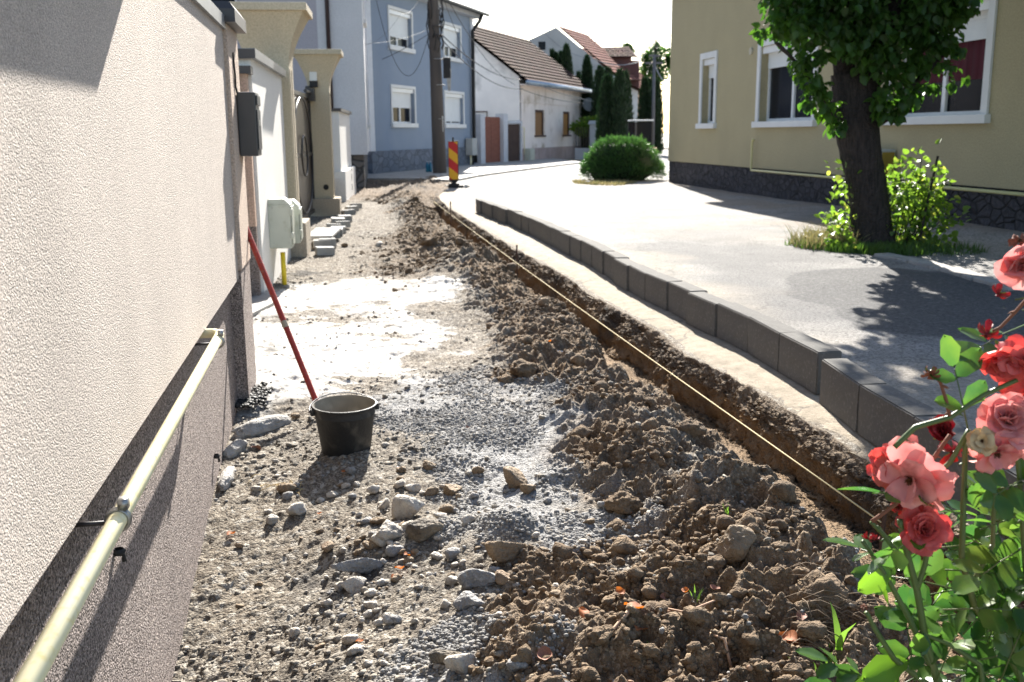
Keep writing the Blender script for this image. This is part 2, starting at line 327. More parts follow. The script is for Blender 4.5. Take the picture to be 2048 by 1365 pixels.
def ground_material():
    m = bpy.data.materials.new('dug_ground'); t, b = _bsdf(m); N = t.nodes.new; Lk = t.links.new
    tc = N('ShaderNodeTexCoord'); src = tc.outputs['Object']
    def noise(s, d=5, r=.6):
        n = N('ShaderNodeTexNoise'); n.inputs['Scale'].default_value = s; n.inputs['Detail'].default_value = d; n.inputs['Roughness'].default_value = r; Lk(src, n.inputs['Vector']); return n.outputs[0]
    def rng_(o, a, b_, c=0., d=1.):
        r = N('ShaderNodeMapRange'); r.inputs[1].default_value = a; r.inputs[2].default_value = b_; r.inputs[3].default_value = c; r.inputs[4].default_value = d; Lk(o, r.inputs[0]); return r.outputs[0]
    def mix(f, a, b_, bt='MIX'):
        x = N('ShaderNodeMix'); x.data_type = 'RGBA'; x.blend_type = bt
        for s, vv in ((0, f), (6, a), (7, b_)):
            if isinstance(vv, tuple): x.inputs[s].default_value = (*vv, 1)
            elif isinstance(vv, float): x.inputs[s].default_value = vv
            else: Lk(vv, x.inputs[s])
        return x.outputs[2]
    a1 = N('ShaderNodeAttribute'); a1.attribute_name = 'mask_a'; s1 = N('ShaderNodeSeparateColor'); Lk(a1.outputs[0], s1.inputs[0])
    a2 = N('ShaderNodeAttribute'); a2.attribute_name = 'mask_b'; s2 = N('ShaderNodeSeparateColor'); Lk(a2.outputs[0], s2.inputs[0])
    n5 = noise(5, 8, .65); n40 = noise(45, 5, .7); n150 = noise(170, 3, .7)
    tan_ = mix(rng_(n5, .35, .65), (.165, .130, .092), (.088, .070, .052)); tan_ = mix(rng_(n40, .44, .62), tan_, (.27, .232, .18)); tan_ = mix(rng_(n150, .52, .62), tan_, (.085, .075, .065))
    soil = mix(rng_(n5, .35, .65), (.115, .078, .048), (.225, .16, .10)); soil = mix(rng_(n40, .5, .7), soil, (.06, .042, .03))
    pale = mix(rng_(n5, .4, .7), (.52, .505, .475), (.37, .352, .325)); pale = mix(rng_(n40, .58, .7), pale, (.26, .24, .22))
    grav = mix(rng_(n40, .35, .65), (.27, .268, .262), (.15, .148, .145)); grav = mix(rng_(n150, .5, .62), grav, (.36, .36, .36))
    clay = mix(rng_(n5, .3, .7), (.25, .165, .09), (.17, .11, .06))
    def vor(s):
        v_ = N('ShaderNodeTexVoronoi'); v_.inputs['Scale'].default_value = s; v_.inputs['Randomness'].default_value = 1.0; wv = N('ShaderNodeVectorMath'); wv.operation = 'ADD'; nn_ = N('ShaderNodeTexNoise'); nn_.inputs['Scale'].default_value = s * .6; Lk(src, nn_.inputs['Vector']); sc_ = N('ShaderNodeVectorMath'); sc_.operation = 'SCALE'; sc_.inputs['Scale'].default_value = .9 / s; Lk(nn_.outputs['Color'], sc_.inputs[0]); Lk(src, wv.inputs[0]); Lk(sc_.outputs[0], wv.inputs[1]); Lk(wv.outputs[0], v_.inputs['Vector'])
        sp_ = N('ShaderNodeSeparateColor'); Lk(v_.outputs['Color'], sp_.inputs[0]); return v_.outputs['Distance'], sp_.outputs[0], sp_.outputs[1]
    d1, ca, cb = vor(48); d2, cc, cd_ = vor(120)
    big = rng_(ca, .62, .72); sm = rng_(cc, .45, .6)
    n1_ = noise(1.3, 7, .65); tan_ = mix(rng_(n1_, .50, .60, 0, .75), tan_, (.125, .112, .096)); tan_ = mix(rng_(n1_, .30, .40, .7, 0), tan_, (.27, .25, .215)); tan_ = mix(rng_(cd_, .6, .7, 0, .8), tan_, (.28, .245, .195)); tan_ = mix(rng_(cb, .80, .84, 0, .8), tan_, (.38, .35, .30)); tan_ = mix(rng_(cc, .80, .86, 0, .85), tan_, (.10, .078, .058))
    grav = mix(rng_(cd_, .3, .9), grav, (.34, .33, .315)); grav = mix(rng_(cb, .86, .9), grav, (.10, .098, .095))
    soil = mix(rng_(cd_, .75, .85, 0, .8), soil, (.29, .22, .15)); pale = mix(rng_(cc, .90, .94, 0, .8), pale, (.2, .19, .17))
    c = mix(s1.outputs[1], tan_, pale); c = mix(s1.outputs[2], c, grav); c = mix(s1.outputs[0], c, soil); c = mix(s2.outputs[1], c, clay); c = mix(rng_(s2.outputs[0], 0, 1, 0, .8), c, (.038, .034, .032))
    Lk(c, b.inputs['Base Color']); b.inputs['Roughness'].default_value = 0.92; b.inputs['Specular IOR Level'].default_value = 0.25
    ad = N('ShaderNodeMath'); ad.operation = 'MULTIPLY_ADD'; Lk(n150, ad.inputs[0]); ad.inputs[1].default_value = .35; Lk(n40, ad.inputs[2])
    bp = N('ShaderNodeBump'); bp.inputs['Strength'].default_value = 1.0; bp.inputs['Distance'].default_value = 0.010
    def sub(a_, b_, k): 
        q = N('ShaderNodeMath'); q.operation = 'MULTIPLY_ADD'; Lk(b_, q.inputs[0]); q.inputs[1].default_value = k; Lk(a_, q.inputs[2]); return q.outputs[0]
    hh = sub(sub(ad.outputs[0], d1, -.40), d2, -.65); pk = N('ShaderNodeMath'); pk.operation = 'MULTIPLY'; ip = N('ShaderNodeMath'); ip.operation = 'MULTIPLY_ADD'; Lk(s1.outputs[1], ip.inputs[0]); ip.inputs[1].default_value = -.75; ip.inputs[2].default_value = 1.0; Lk(hh, pk.inputs[0]); Lk(ip.outputs[0], pk.inputs[1])
    Lk(pk.outputs[0], bp.inputs['Height']); Lk(bp.outputs[0], b.inputs['Normal'])
    return m
GM = ground_material()
V = np.stack([XX2, YY, ZZ], -1).reshape(-1, 3)
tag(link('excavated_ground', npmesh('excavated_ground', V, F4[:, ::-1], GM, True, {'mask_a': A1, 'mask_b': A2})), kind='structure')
del V, A1, A2
# --- road sheet to the right of the trench, right away to the far bend
KERB = sorted([(G(*p).y, G(*p).x) for p in [(905,364),(960,354),(1060,340),(1165,327),(1215,318)]])
KY = np.array([a for a, b in KERB]); KX = np.array([b for a, b in KERB])
def XR(y):
    y = np.asarray(y, float); a = XT(y); b = np.interp(y, KY, KX); k = sstep(20.0, KY[0], y)
    r = a * (1 - k) + b * k; r = np.where(y > KY[-1], KX[-1] + (y - KY[-1]) * 0.25, r); return np.where(y < 20, a, r)
nyr, nxr = 560, 420
yr = np.concatenate([[-6, 0.5], 1.2 * (120 / 1.2) ** np.linspace(0, 1, nyr - 2)]); vr = np.linspace(0, 1, nxr)
YR = np.repeat(yr[:, None], nxr, 1)
off = 0.02 * 0 + 14 * (vr ** 1.8); off = np.where(vr > 0.93, off + (vr - 0.93) / 0.07 * 60, off)
XRr = XR(YR) + off[None, :] + np.where(vr[None, :] < 0.001, -edge_noise(YR) * 0.4 * (YR < 20), 0)
def road_h(x, y):
    x = np.asarray(x, float); y = np.asarray(y, float); d = x - XR(y)
    z = 0.006 * fbm(x, y, 1.5, 3) + 0.0025 * fbm(x, y, 12, 2)
    z = z - 0.025 * (1 - sstep(0.0, 0.16, d)) * (y < 20) * (0.6 + .8 * np.abs(vnoise(x * 9, y * 9)))
    z = z + 0.12 * sstep(5.0, 7.5, x + 0.19 * (y - 14)) * sstep(22, 14, y)     # pavement swells up beside the olive house
    return z
ZR = road_h(XRr, YR)
dd = XRr - XR(YR)
dust = (1 - sstep(0.35, 0.75, dd + 0.12 * fbm(XRr, YR, 2, 3))) * (YR < 24)
dust = np.maximum(dust, .6 * (1 - sstep(.5, 1.6, dd + 0.5 * fbm(XRr, YR, 1.2, 3))) * (YR < 19))
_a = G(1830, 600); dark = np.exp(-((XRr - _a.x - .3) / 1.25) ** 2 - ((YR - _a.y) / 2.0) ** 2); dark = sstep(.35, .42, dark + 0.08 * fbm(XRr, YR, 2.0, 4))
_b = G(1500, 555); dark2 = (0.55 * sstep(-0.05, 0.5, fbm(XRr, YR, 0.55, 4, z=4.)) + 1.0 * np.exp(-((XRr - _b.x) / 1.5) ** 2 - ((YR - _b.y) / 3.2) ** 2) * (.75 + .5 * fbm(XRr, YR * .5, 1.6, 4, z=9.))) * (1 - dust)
dirt = np.maximum(sstep(6.1, 6.6, XRr + 0.16 * (YR - 11.5) + 0.2 * fbm(XRr, YR, 1.5, 3)) * (YR < 27) * .8, .7 * blob(XRr, YR, 1400, 420, 2.5, 4.5) * np.clip(.4 + fbm(XRr, YR, 1.5, 4), 0, 1))
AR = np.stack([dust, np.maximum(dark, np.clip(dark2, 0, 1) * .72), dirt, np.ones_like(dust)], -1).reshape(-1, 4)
def road_material():
    m = bpy.data.materials.new('worn_road'); t, b = _bsdf(m); N = t.nodes.new; Lk = t.links.new
    tc = N('ShaderNodeTexCoord'); src = tc.outputs['Object']
    def noise(s, d=5, r=.6):
        n = N('ShaderNodeTexNoise'); n.inputs['Scale'].default_value = s; n.inputs['Detail'].default_value = d; n.inputs['Roughness'].default_value = r; Lk(src, n.inputs['Vector']); return n.outputs[0]
    def rng_(o, a, b_, c=0., d=1.):
        r = N('ShaderNodeMapRange'); r.inputs[1].default_value = a; r.inputs[2].default_value = b_; r.inputs[3].default_value = c; r.inputs[4].default_value = d; Lk(o, r.inputs[0]); return r.outputs[0]
    def mix(f, a, b_):
        x = N('ShaderNodeMix'); x.data_type = 'RGBA'
        for s, vv in ((0, f), (6, a), (7, b_)):
            if isinstance(vv, tuple): x.inputs[s].default_value = (*vv, 1)
            elif isinstance(vv, float): x.inputs[s].default_value = vv
            else: Lk(vv, x.inputs[s])
        return x.outputs[2]
    a1 = N('ShaderNodeAttribute'); a1.attribute_name = 'mask_a'; s1 = N('ShaderNodeSeparateColor'); Lk(a1.outputs[0], s1.inputs[0])
    n2 = noise(2.2, 7, .6); n60 = noise(48, 4, .75); n9 = noise(11, 6, .65)
    base = mix(rng_(n2, .35, .65), (.42, .405, .385), (.31, .30, .285)); base = mix(rng_(n60, .45, .65), base, (.07, .068, .067)); base = mix(rng_(n9, .6, .75), base, (.36, .345, .325))
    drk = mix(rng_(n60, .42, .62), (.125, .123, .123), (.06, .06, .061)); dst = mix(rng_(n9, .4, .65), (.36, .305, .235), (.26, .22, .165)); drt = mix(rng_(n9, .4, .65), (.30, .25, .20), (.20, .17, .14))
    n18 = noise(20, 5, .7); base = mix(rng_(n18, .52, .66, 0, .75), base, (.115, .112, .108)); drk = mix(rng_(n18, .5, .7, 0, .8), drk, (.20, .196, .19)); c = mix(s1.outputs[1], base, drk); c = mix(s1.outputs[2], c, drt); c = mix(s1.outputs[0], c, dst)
    vo = N('ShaderNodeTexVoronoi'); vo.feature = 'DISTANCE_TO_EDGE'; vo.inputs['Scale'].default_value = .55; wd = N('ShaderNodeVectorMath'); wd.operation = 'ADD'
    nn = N('ShaderNodeTexNoise'); nn.inputs['Scale'].default_value = 2.5; nn.inputs['Detail'].default_value = 5; Lk(src, nn.inputs['Vector']); sc = N('ShaderNodeVectorMath'); sc.operation = 'SCALE'; sc.inputs['Scale'].default_value = .9; Lk(nn.outputs['Color'], sc.inputs[0]); Lk(src, wd.inputs[0]); Lk(sc.outputs[0], wd.inputs[1]); Lk(wd.outputs[0], vo.inputs['Vector'])
    c = mix(rng_(vo.outputs[0], .0, .008, .7, 0.), c, (.09, .085, .08))
    Lk(c, b.inputs['Base Color']); b.inputs['Roughness'].default_value = 0.85; b.inputs['Specular IOR Level'].default_value = 0.12
    bp = N('ShaderNodeBump'); bp.inputs['Strength'].default_value = 1.0; bp.inputs['Distance'].default_value = 0.015; Lk(n60, bp.inputs['Height']); Lk(bp.outputs[0], b.inputs['Normal'])
    return m
RM = road_material()
idx = np.arange(nyr * nxr).reshape(nyr, nxr)
FR = np.stack([idx[:-1, :-1], idx[:-1, 1:], idx[1:, 1:], idx[1:, :-1]], -1).reshape(-1, 4)
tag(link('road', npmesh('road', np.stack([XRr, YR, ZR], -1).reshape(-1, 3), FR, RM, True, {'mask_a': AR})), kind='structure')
M_earth = mat('bare_earth', (.30, .26, .20), (.20, .17, .13), ns=2, bump=.6, bs=20, c3=(.15, .13, .08))
M_pave = mat('old_paving', (.38, .36, .33), (.30, .285, .26), ns=3, bump=.3, bs=70, c3=(.22, .2, .18), ns3=12)
tag(MB().add([(-900, -60, -.6), (900, -60, -.6), (900, 1500, -.6), (-900, 1500, -.6)], [(0, 1, 2, 3)]).build('ground', M_earth), kind='structure')
tag(MB().add([(-160, 30.9, -.035), (200, 30.9, -.035), (200, 420, -.035), (-160, 420, -.035)], [(0, 1, 2, 3)]).build('far_ground', M_earth), kind='structure')
tag(MB().add([(-40, -8, -.15), (-1.0, -8, -.15), (-.4, 0, -.15), (-2.9, 10, -.15), (-5.0, 30.95, -.03), (-40, 30.95, -.03)], [(0, 1, 2, 3, 4, 5)]).build('yard', M_earth), kind='structure')
_p = [G(745,357), G(845,352), G(905,364), G(960,354), G(1060,340), G(1165,327), G(1165,322), G(950,331), G(745,352)]
_k = [Vector((-5.2, 30.2, 0)), Vector((-2.6, 29.6, 0)), Vector((XR(28.2), 28.2, 0))] + [Vector((x - .02, y, 0)) for y, x in KERB[1:4]] + [Vector((KX[3] - 1.2, KY[3] + 9, 0)), Vector((-1.3, 44.5, 0)), Vector((-5.6, 33.0, 0))]
tag(MB().prism([(p.x, p.y) for p in _k], -.3, .06).build('pavement', M_pave), kind='structure')
# ------------------------------------------------------------------ stones
def icoarr(sub):
    bm = bmesh.new(); bmesh.ops.create_icosphere(bm, subdivisions=sub, radius=1); V = np.array([v.co[:] for v in bm.verts]); F = np.array([[v.index for v in f.verts] for f in bm.faces]); bm.free(); return V, F
ICO = {k: icoarr(k) for k in (1, 2, 3, 4)}
def rockverts(sub, seed, kind='rock'):
    r = np.random.default_rng(seed); V, F = ICO[sub]; V = V.copy(); n = V / np.linalg.norm(V, axis=1, keepdims=True)
    if kind == 'pebble': rad = 1 + .12 * vnoise(n[:, 0] * 1.3 + seed, n[:, 1] * 1.3, n[:, 2] * 1.3)
    elif kind == 'clod':
        rad = 1 + .34 * fbm(n[:, 0] + seed * 3, n[:, 1], 1.6, 3, z=n[:, 2]); rad = rad + .20 * (.35 - np.abs(fbm(n[:, 0] + seed, n[:, 1], 4.5, 3, z=n[:, 2])))
        if sub >= 3: rad = rad + .03 * fbm(n[:, 0] + seed, n[:, 1], 22, 2, z=n[:, 2])
    else:
        k = r.integers(7, 12); D = r.normal(size=(k, 3)); D /= np.linalg.norm(D, axis=1, keepdims=True); h = r.uniform(.45, .82, k)
        dots = n @ D.T; q = np.where(dots > .05, h / np.maximum(dots, .05), 9); rad = np.minimum(q.min(1), 1.08)
        rad = rad + .05 * fbm(n[:, 0] + seed, n[:, 1], 3, 3, z=n[:, 2])
        if sub >= 3: rad = rad + .02 * fbm(n[:, 0] + seed, n[:, 1], 16, 2, z=n[:, 2])
    return n * rad[:, None], F
def scatter(name, pts, sizes, kinds, sub, m, flat=(.45, .9), seed=1, sink=.25, nvar=12, smooth=False, hfun=None):
    r = np.random.default_rng(seed); bases = [rockverts(sub, 100 + seed * 31 + i, kinds) for i in range(nvar)]
    F = bases[0][1]; nv = len(bases[0][0]); n = len(pts)
    B = np.array([b[0] for b in bases])[r.integers(0, nvar, n)]       # n,nv,3
    sc = np.stack([r.uniform(.75, 1.25, n), r.uniform(.7, 1.1, n), r.uniform(*flat, n)], -1) * sizes[:, None]
    B = B * sc[:, None, :]
    # random tilt and yaw
    yaw = r.uniform(0, 2 * pi, n); ti = r.normal(0, .35, n); c, s = np.cos(ti), np.sin(ti)
    y_, z_ = B[..., 1] * c[:, None] - B[..., 2] * s[:, None], B[..., 1] * s[:, None] + B[..., 2] * c[:, None]
    c, s = np.cos(yaw)[:, None], np.sin(yaw)[:, None]; x_ = B[..., 0] * c - y_ * s; yy = B[..., 0] * s + y_ * c
    h = hfun(pts[:, 0], pts[:, 1]) + sizes * sc[:, 2] / sizes * (1 - sink * 2) * .5
    P = np.stack([x_ + pts[:, 0, None], yy + pts[:, 1, None], z_ + h[:, None]], -1)
    Fs = (F[None] + (np.arange(n) * nv)[:, None, None]).reshape(-1, 3)
    return tag(link(name, npmesh(name, P.reshape(-1, 3), Fs, m, smooth)), kind='stuff')
M_peb = mat('grey_pebbles', (.27, .262, .25), (.16, .155, .148), ns=34, rough=.85, detail=2, c3=(.36, .32, .26), ns3=30, bump=.3, bs=150)
M_chip = mat('pale_chips', (.32, .285, .235), (.12, .104, .084), ns=38, rough=.85, detail=2, c3=(.15, .125, .10), ns3=8, bump=.4, bs=120)
M_soil = mat('moist_soil', (.115, .078, .048), (.235, .17, .108), ns=14, rough=.95, detail=5, c3=(.09, .065, .045), ns3=30, bump=.8, bs=110)
r_ = np.random.default_rng(5)
def sample(n, wfun, y0=1.9, y1=12.0, pw=1.0):
    out = []; tot = 0
    while tot < n:
        k = n * 4; t = r_.random(k); y = y0 * (y1 / y0) ** (t ** pw); lo, hi = XL(y) + .10, XT(y) - .50; x = lo + (hi - lo) * r_.random(k)
        wv = wfun(x, y); keep = r_.random(k) < wv; out.append(np.stack([x[keep], y[keep]], -1)); tot += keep.sum()
    return np.concatenate(out)[:n]
def wg(x, y):
    a = tmasks(x, y, 0 * x); return np.clip((a[2] * 1.0 - .1) * (.35 + .9 * fbm(x, y, 3.5, 3, z=2.)), .002, 1)
def wsoil(x, y):
    a = tmasks(x, y, 0 * x); return np.clip(a[0] - .15, 0.0, 1) * np.clip(.15 + 1.5 * fbm(x, y, 2.4, 3, z=4.), .02, 1)
def wchip(x, y):
    a = tmasks(x, y, 0 * x); return np.clip(1.0 - a[0] * .8 - a[1] * .93 , .03, 1) * np.clip(.2 + 1.5 * fbm(x, y, 2.2, 4, z=1.), .04, 1)
p = sample(15000, wg, 2.0, 7.5); scatter('gravel', p, .003 + .0075 * r_.random(len(p)) ** 2.2, 'pebble', 1, M_peb, (.6, .9), 3, .32, hfun=theight, smooth=True)
p = sample(13000, wchip, 1.9, 14, 1.2); scatter('stone_chips', p, (.0016 + .019 * r_.random(len(p)) ** 7) * (1 + .05 * p[:, 1]), 'rock', 1, M_chip, (.25, .65), 4, .32, hfun=theight)
p = sample(20000, wsoil, 1.9, 21); scatter('loose_soil_crumbs', p, (.0022 + .013 * r_.random(len(p)) ** 4.5) * (1 + .06 * p[:, 1]), 'clod', 1, M_soil, (.6, .95), 6, .25, hfun=theight, smooth=True)
p = sample(200, wsoil, 2.0, 21); scatter('soil_clods', p, (.014 + .024 * r_.random(len(p)) ** 2) * (1 + .05 * p[:, 1]), 'clod', 2, M_soil, (.6, .95), 8, .3, hfun=theight, smooth=True)
RMAT = {'P': mat('rubble_pale', (.50, .46, .40), (.36, .32, .27), ns=8, bump=.7, bs=90, c3=(.22, .19, .16), ns3=40),
        'G': mat('rubble_grey', (.27, .26, .25), (.20, .195, .19), ns=9, bump=.7, bs=90, c3=(.36, .35, .33), ns3=60),
        'T': mat('rubble_tan', (.26, .19, .12), (.19, .135, .085), ns=9, bump=.8, bs=80, c3=(.14, .105, .07), ns3=40),
        'K': mat('rubble_tarred', (.06, .055, .05), (.22, .18, .13), ns=9, bump=.8, bs=80),
        'B': mat('rubble_brown', (.20, .135, .085), (.28, .21, .14), ns=9, bump=.7, bs=80), 'C': M_soil}
RUB = [(816,1012,80,'P',"largest pale concrete lump at the top of the rubble cluster"),(782,1052,78,'P',"pale concrete lump in the middle of the rubble cluster with black tar stuck to it"),(850,1055,75,'K',"dark lump with a tan underside right of the pale concrete lumps"),
(765,1009,34,'P',0),(799,971,34,'P',0),(828,976,30,'P',0),(748,987,28,'P',0),(728,1125,92,'G',"long grey slab fragment lying tilted below the rubble cluster"),(791,1108,38,'G',0),(791,1147,32,'B',0),(709,1166,48,'P',0),(678,1171,30,'P',0),(656,1110,32,'B',0),(765,1087,42,'P',0),(673,1070,20,'T',0),
(598,1040,42,'P',"rounded pale stone split by a crack, left of the rubble cluster"),(544,1070,30,'P',0),(537,1047,20,'P',0),(903,1110,36,'G',0),(871,1115,26,'P',0),(954,1154,66,'G',"rough grey stone beside the brown broken lump at bottom centre"),(905,1159,34,'P',0),(935,1202,56,'G',"blocky grey stone casting a sharp shadow at bottom centre"),(782,1236,34,'P',0),(700,1270,30,'P',0),(711,1294,40,'P',0),
(891,1307,60,'K',"dark angular stone touching a pale one at the lower edge of the photo"),(922,1324,64,'P',"pale pitted stone nearest the lower edge of the photo"),(653,1210,24,'P',0),(895,1014,30,'T',0),(901,975,50,'T',0),(860,932,34,'T',0),(803,938,24,'T',0),(511,984,24,'P',0),(571,980,40,'T',0),(551,922,16,'P',0),
(1030,951,60,'T',0),(1058,974,36,'T',0),(1017,1056,80,'T',"big crumbly tan lump with a dark underside in the middle of the gravel"),(1468,1036,84,'T',"biggest tan earth boulder on the crest of the spoil heap"),(1401,1040,54,'C',0),(1327,1108,64,'G',"flat grey stone with a black underside on the dark soil"),(1347,1198,58,'P',"white pitted stone on the dark soil right of the dry leaves"),(1425,1113,44,'C',0),(1374,1160,50,'C',0),(1647,1175,95,'C',"long dark earth clod beside the rose stems"),(1640,1129,36,'T',0),(1702,1136,48,'C',0),(1612,1226,44,'C',0),(1624,1261,44,'C',0),
(1179,1043,28,'T',0),(1214,1009,32,'G',0),(1276,994,24,'G',0),(1249,925,60,'C',0),(1007,1156,44,'B',"reddish brown broken lump like old brick beside the grey stone"),(1054,1156,30,'T',0),(1112,1187,30,'T',0),(1145,1179,22,'T',0),(1202,1269,50,'C',0),(1030,1308,42,'G',0),(1058,1316,30,'T',0),(1089,1351,60,'C',0),(1198,1222,26,'T',0),(1272,1078,30,'G',0),
(1160,842,42,'C',0),(1225,844,30,'C',0),(1015,755,30,'C',0),(757,488,20,'P',0),(690,491,16,'T',0),(1045,727,50,'C',0),(862,517,26,'C',0),(858,492,30,'C',0),(810,483,28,'C',0),(890,513,18,'C',0),(1000,580,28,'C',0),(985,640,24,'C',0),(1300,850,40,'C',0),(1380,880,46,'C',0),(590,835,26,'T',0),(770,886,22,'P',0),(800,940,18,'T',0),
(1240,1010,22,'G',0),(1095,1000,24,'G',0),(1150,960,20,'G',0),(870,1075,22,'P',0),(640,1010,18,'P',0),(840,1180,20,'P',0),(610,1120,16,'P',0),(590,1165,18,'P',0),(830,1240,22,'P',0),(760,1300,26,'P',0),(810,1330,24,'P',0),(640,1290,20,'T',0),(520,1180,18,'T',0),(480,1120,20,'B',0),(480,1230,16,'T',0),(860,1150,18,'P',0),(745,1190,24,'P',0),(1100,1260,24,'T',0),(980,1240,20,'G',0),(1290,1180,24,'C',0),(1530,1180,30,'C',0),(1560,1220,34,'C',0),(1480,1150,30,'C',0),(1440,1240,30,'C',0),(1350,1250,26,'C',0),(1300,1330,34,'C',0),(1160,1320,28,'C',0),(1390,1290,24,'C',0),(1590,1300,30,'C',0),(1510,1060,26,'C',0),(1560,1090,36,'C',0),(1600,1140,30,'C',0)]
RL = {'P': 'small pale broken stone lying in the dug up ground', 'G': 'small grey stone among the grey gravel', 'T': 'small tan stone lying in the dug up ground', 'B': 'small brown stone chip in the dug up ground', 'C': 'brown earth clod on the dug soil beside the trench', 'K': 'dark tarred stone'}
RN = {'P': 'broken_stone', 'G': 'grey_stone', 'T': 'tan_stone', 'B': 'brick_fragment', 'C': 'earth_clod', 'K': 'tarred_stone'}
for k in range(230):
    a = r_.normal(780, 95) if k % 3 else r_.normal(1010, 90); b = r_.uniform(940, 1355) if k % 2 else r_.normal(1090, 75)
    if a < 420 or a > 1180: continue
    RUB.append((a, b, 9 + 22 * r_.random() ** 2.2, ('P', 'P', 'T', 'G')[k % 4] if k % 3 else ('G', 'T', 'P')[k % 9 // 3], 0))
for i, (a, b, wd, ty, lab) in enumerate(RUB):
    q = G(a, b); z0 = float(theight(q.x, q.y)); q = G(a, b + wd * .28, z0); z0 = float(theight(q.x, q.y)); size = wd * (q - CAM).length / FPX * .56
    Vv, Ff = rockverts(4 if wd > 45 else (3 if wd > 26 else 2), 500 + i, 'clod' if ty in 'C' else 'rock'); el = (1.0, .8, .62)
    if i == 7: el = (1.25, .55, .35)
    if ty == 'T' and 'earth' in str(lab): el = (1, .8, .8)
    me = npmesh(RN[ty], Vv * np.array(el) * size, Ff, RMAT[ty], ty == 'C')
    o = link(RN[ty], me, None, (q.x, q.y + size * .2, z0 + size * .30)); o.rotation_euler = (r_.normal(0, .22), r_.normal(0, .22), r_.uniform(-.6, .6) if i != 7 else .35)
    tag(o, lab or RL[ty], 'stone' if ty != 'C' else 'earth clod', None if lab else {'P': 'pale broken stones', 'G': 'grey stones', 'T': 'tan stones', 'B': 'brown stone chips', 'C': 'earth clods', 'K': 'tarred stones'}[ty])
# ================================================================== WALLS ON THE LEFT
M_beige = stucco('beige_render', (.60, .53, .47), (.545, .48, .425), 205, .62, .006, speck=.14)
M_brownp = stucco('brown_plinth_render', (.40, .335, .305), (.35, .295, .27), 150, 1.0, .010, dark=.45, speck=.75)
M_dkmetal = mat('dark_sheet_metal', (.05, .043, .042), (.038, .033, .032), rough=.45, spec=.5)
M_lightcap = mat('grey_sheet_metal', (.22, .225, .235), (.18, .185, .19), rough=.4, spec=.5)
M_yellow = mat('yellow_gas_paint', (.88, .82, .56), (.85, .77, .48), ns=6, rough=.38, spec=.6, c3=(.78, .66, .30), ns3=42)
M_steel = mat('zinc_steel', (.45, .45, .44), (.32, .32, .31), rough=.35, metal=.8)
M_black = mat('black_rubber', (.02, .02, .021), (.03, .03, .03), rough=.7)
M_conc = mat('raw_concrete', (.42, .40, .37), (.33, .315, .29), ns=5, bump=.5, bs=60, c3=(.25, .235, .21), ns3=20)
M_peach = stucco('peach_render', (.60, .435, .335), (.56, .41, .32), 90, .7, .005)
def rough_strip(name, pts, wid, z0, z1, m, seed=0):
    """a broken band of concrete along a wall foot"""
    n = 150; mb_v = []; P = [Vector(p) for p in pts]
    L = [0]
    for i in range(1, len(P)): L.append(L[-1] + (P[i] - P[i - 1]).length)
    vs = []; K = 14
    for i in range(n):
        t = L[-1] * i / (n - 1); j = max(k for k in range(len(L)) if L[k] <= t + 1e-9); j = min(j, len(P) - 2)
        q = P[j].lerp(P[j + 1], (t - L[j]) / (L[j + 1] - L[j])); d = (P[j + 1] - P[j]).normalized(); nrm = Vector((d.y, -d.x, 0))
        wv = wid * (0.75 + .5 * float(vnoise(t * 6 + seed, seed, 0.0))) + .02 * float(vnoise(t * 23, seed + 2., 0.0))
        for k in range(K):
            a = k / (K - 1); zz = z1 * (1 - a ** 3) + z0 * a ** 3 + .010 * float(fbm(t * 22 + seed, a * 3.5, 1, 5, .62)) * (k not in (0,)); zz = z0 + (zz - z0) * min(1, 6 * i / n + .1, 6 * (n - 1 - i) / n + .1)
            vs.append(q + nrm * (wv * a) + Vector((0, 0, zz)))
    F = [(i * K + k, (i + 1) * K + k, (i + 1) * K + k + 1, i * K + k + 1) for i in range(n - 1) for k in range(K - 1)]
    b = MB(); b.add(vs, F); return b
FW1 = Frame(-1.19, 3.71, -.174, 1)
t = thing('stucco_wall', 'long beige rough rendered wall with brown plinth, nearest on the left of the photo', 'wall', FW1.o, FW1.rz)
box('render_field', M_beige, t, -4.2, 1.18, -.045, .20, .632, 1.81)
box('plinth', M_brownp, t, -4.2, 1.18, 0, .20, -.5, .6315)
MB().box(-4.2, 1.16, -.062, .22, 1.81, 1.87).build('coping', M_lightcap, t)
for s_, z_ in (FW1.px(229, 1108), FW1.px(428, 915)):
    o = MB().tube([(s_, .01, z_), (s_ + .004, -.018, z_ - .004), (s_ + .008, -.018, z_ - .022)], .0055, 8).lathe([(.013, 0), (.016, .006), (.010, .012)], 16, (s_, -.01, z_)).build('cable_stub', M_black, t, smooth=True)
def mortar(name, lab, x, y, lx, ly, lz, rz, seed, m_):
    V, F = ICO[4]; n = V / np.linalg.norm(V, axis=1, keepdims=True); rad = 1 + .16 * fbm(n[:, 0] + seed, n[:, 1], 2.2, 4, .55, z=n[:, 2]) + .035 * fbm(n[:, 0], n[:, 1] + seed, 13, 3, .6, z=n[:, 2])
    o = link(name, npmesh(name, n * rad[:, None] * np.array([lx, ly, lz]), F, m_, True)); z = float(theight(x, y)); o.location = (x, y, z + lz * .25); o.rotation_euler = (0, 0, rz); return tag(o, lab, 'mortar lump')
M_mort = mat('pale_mortar', (.40, .38, .35), (.28, .262, .24), ns=22, bump=.8, bs=90, bumpd=.015)
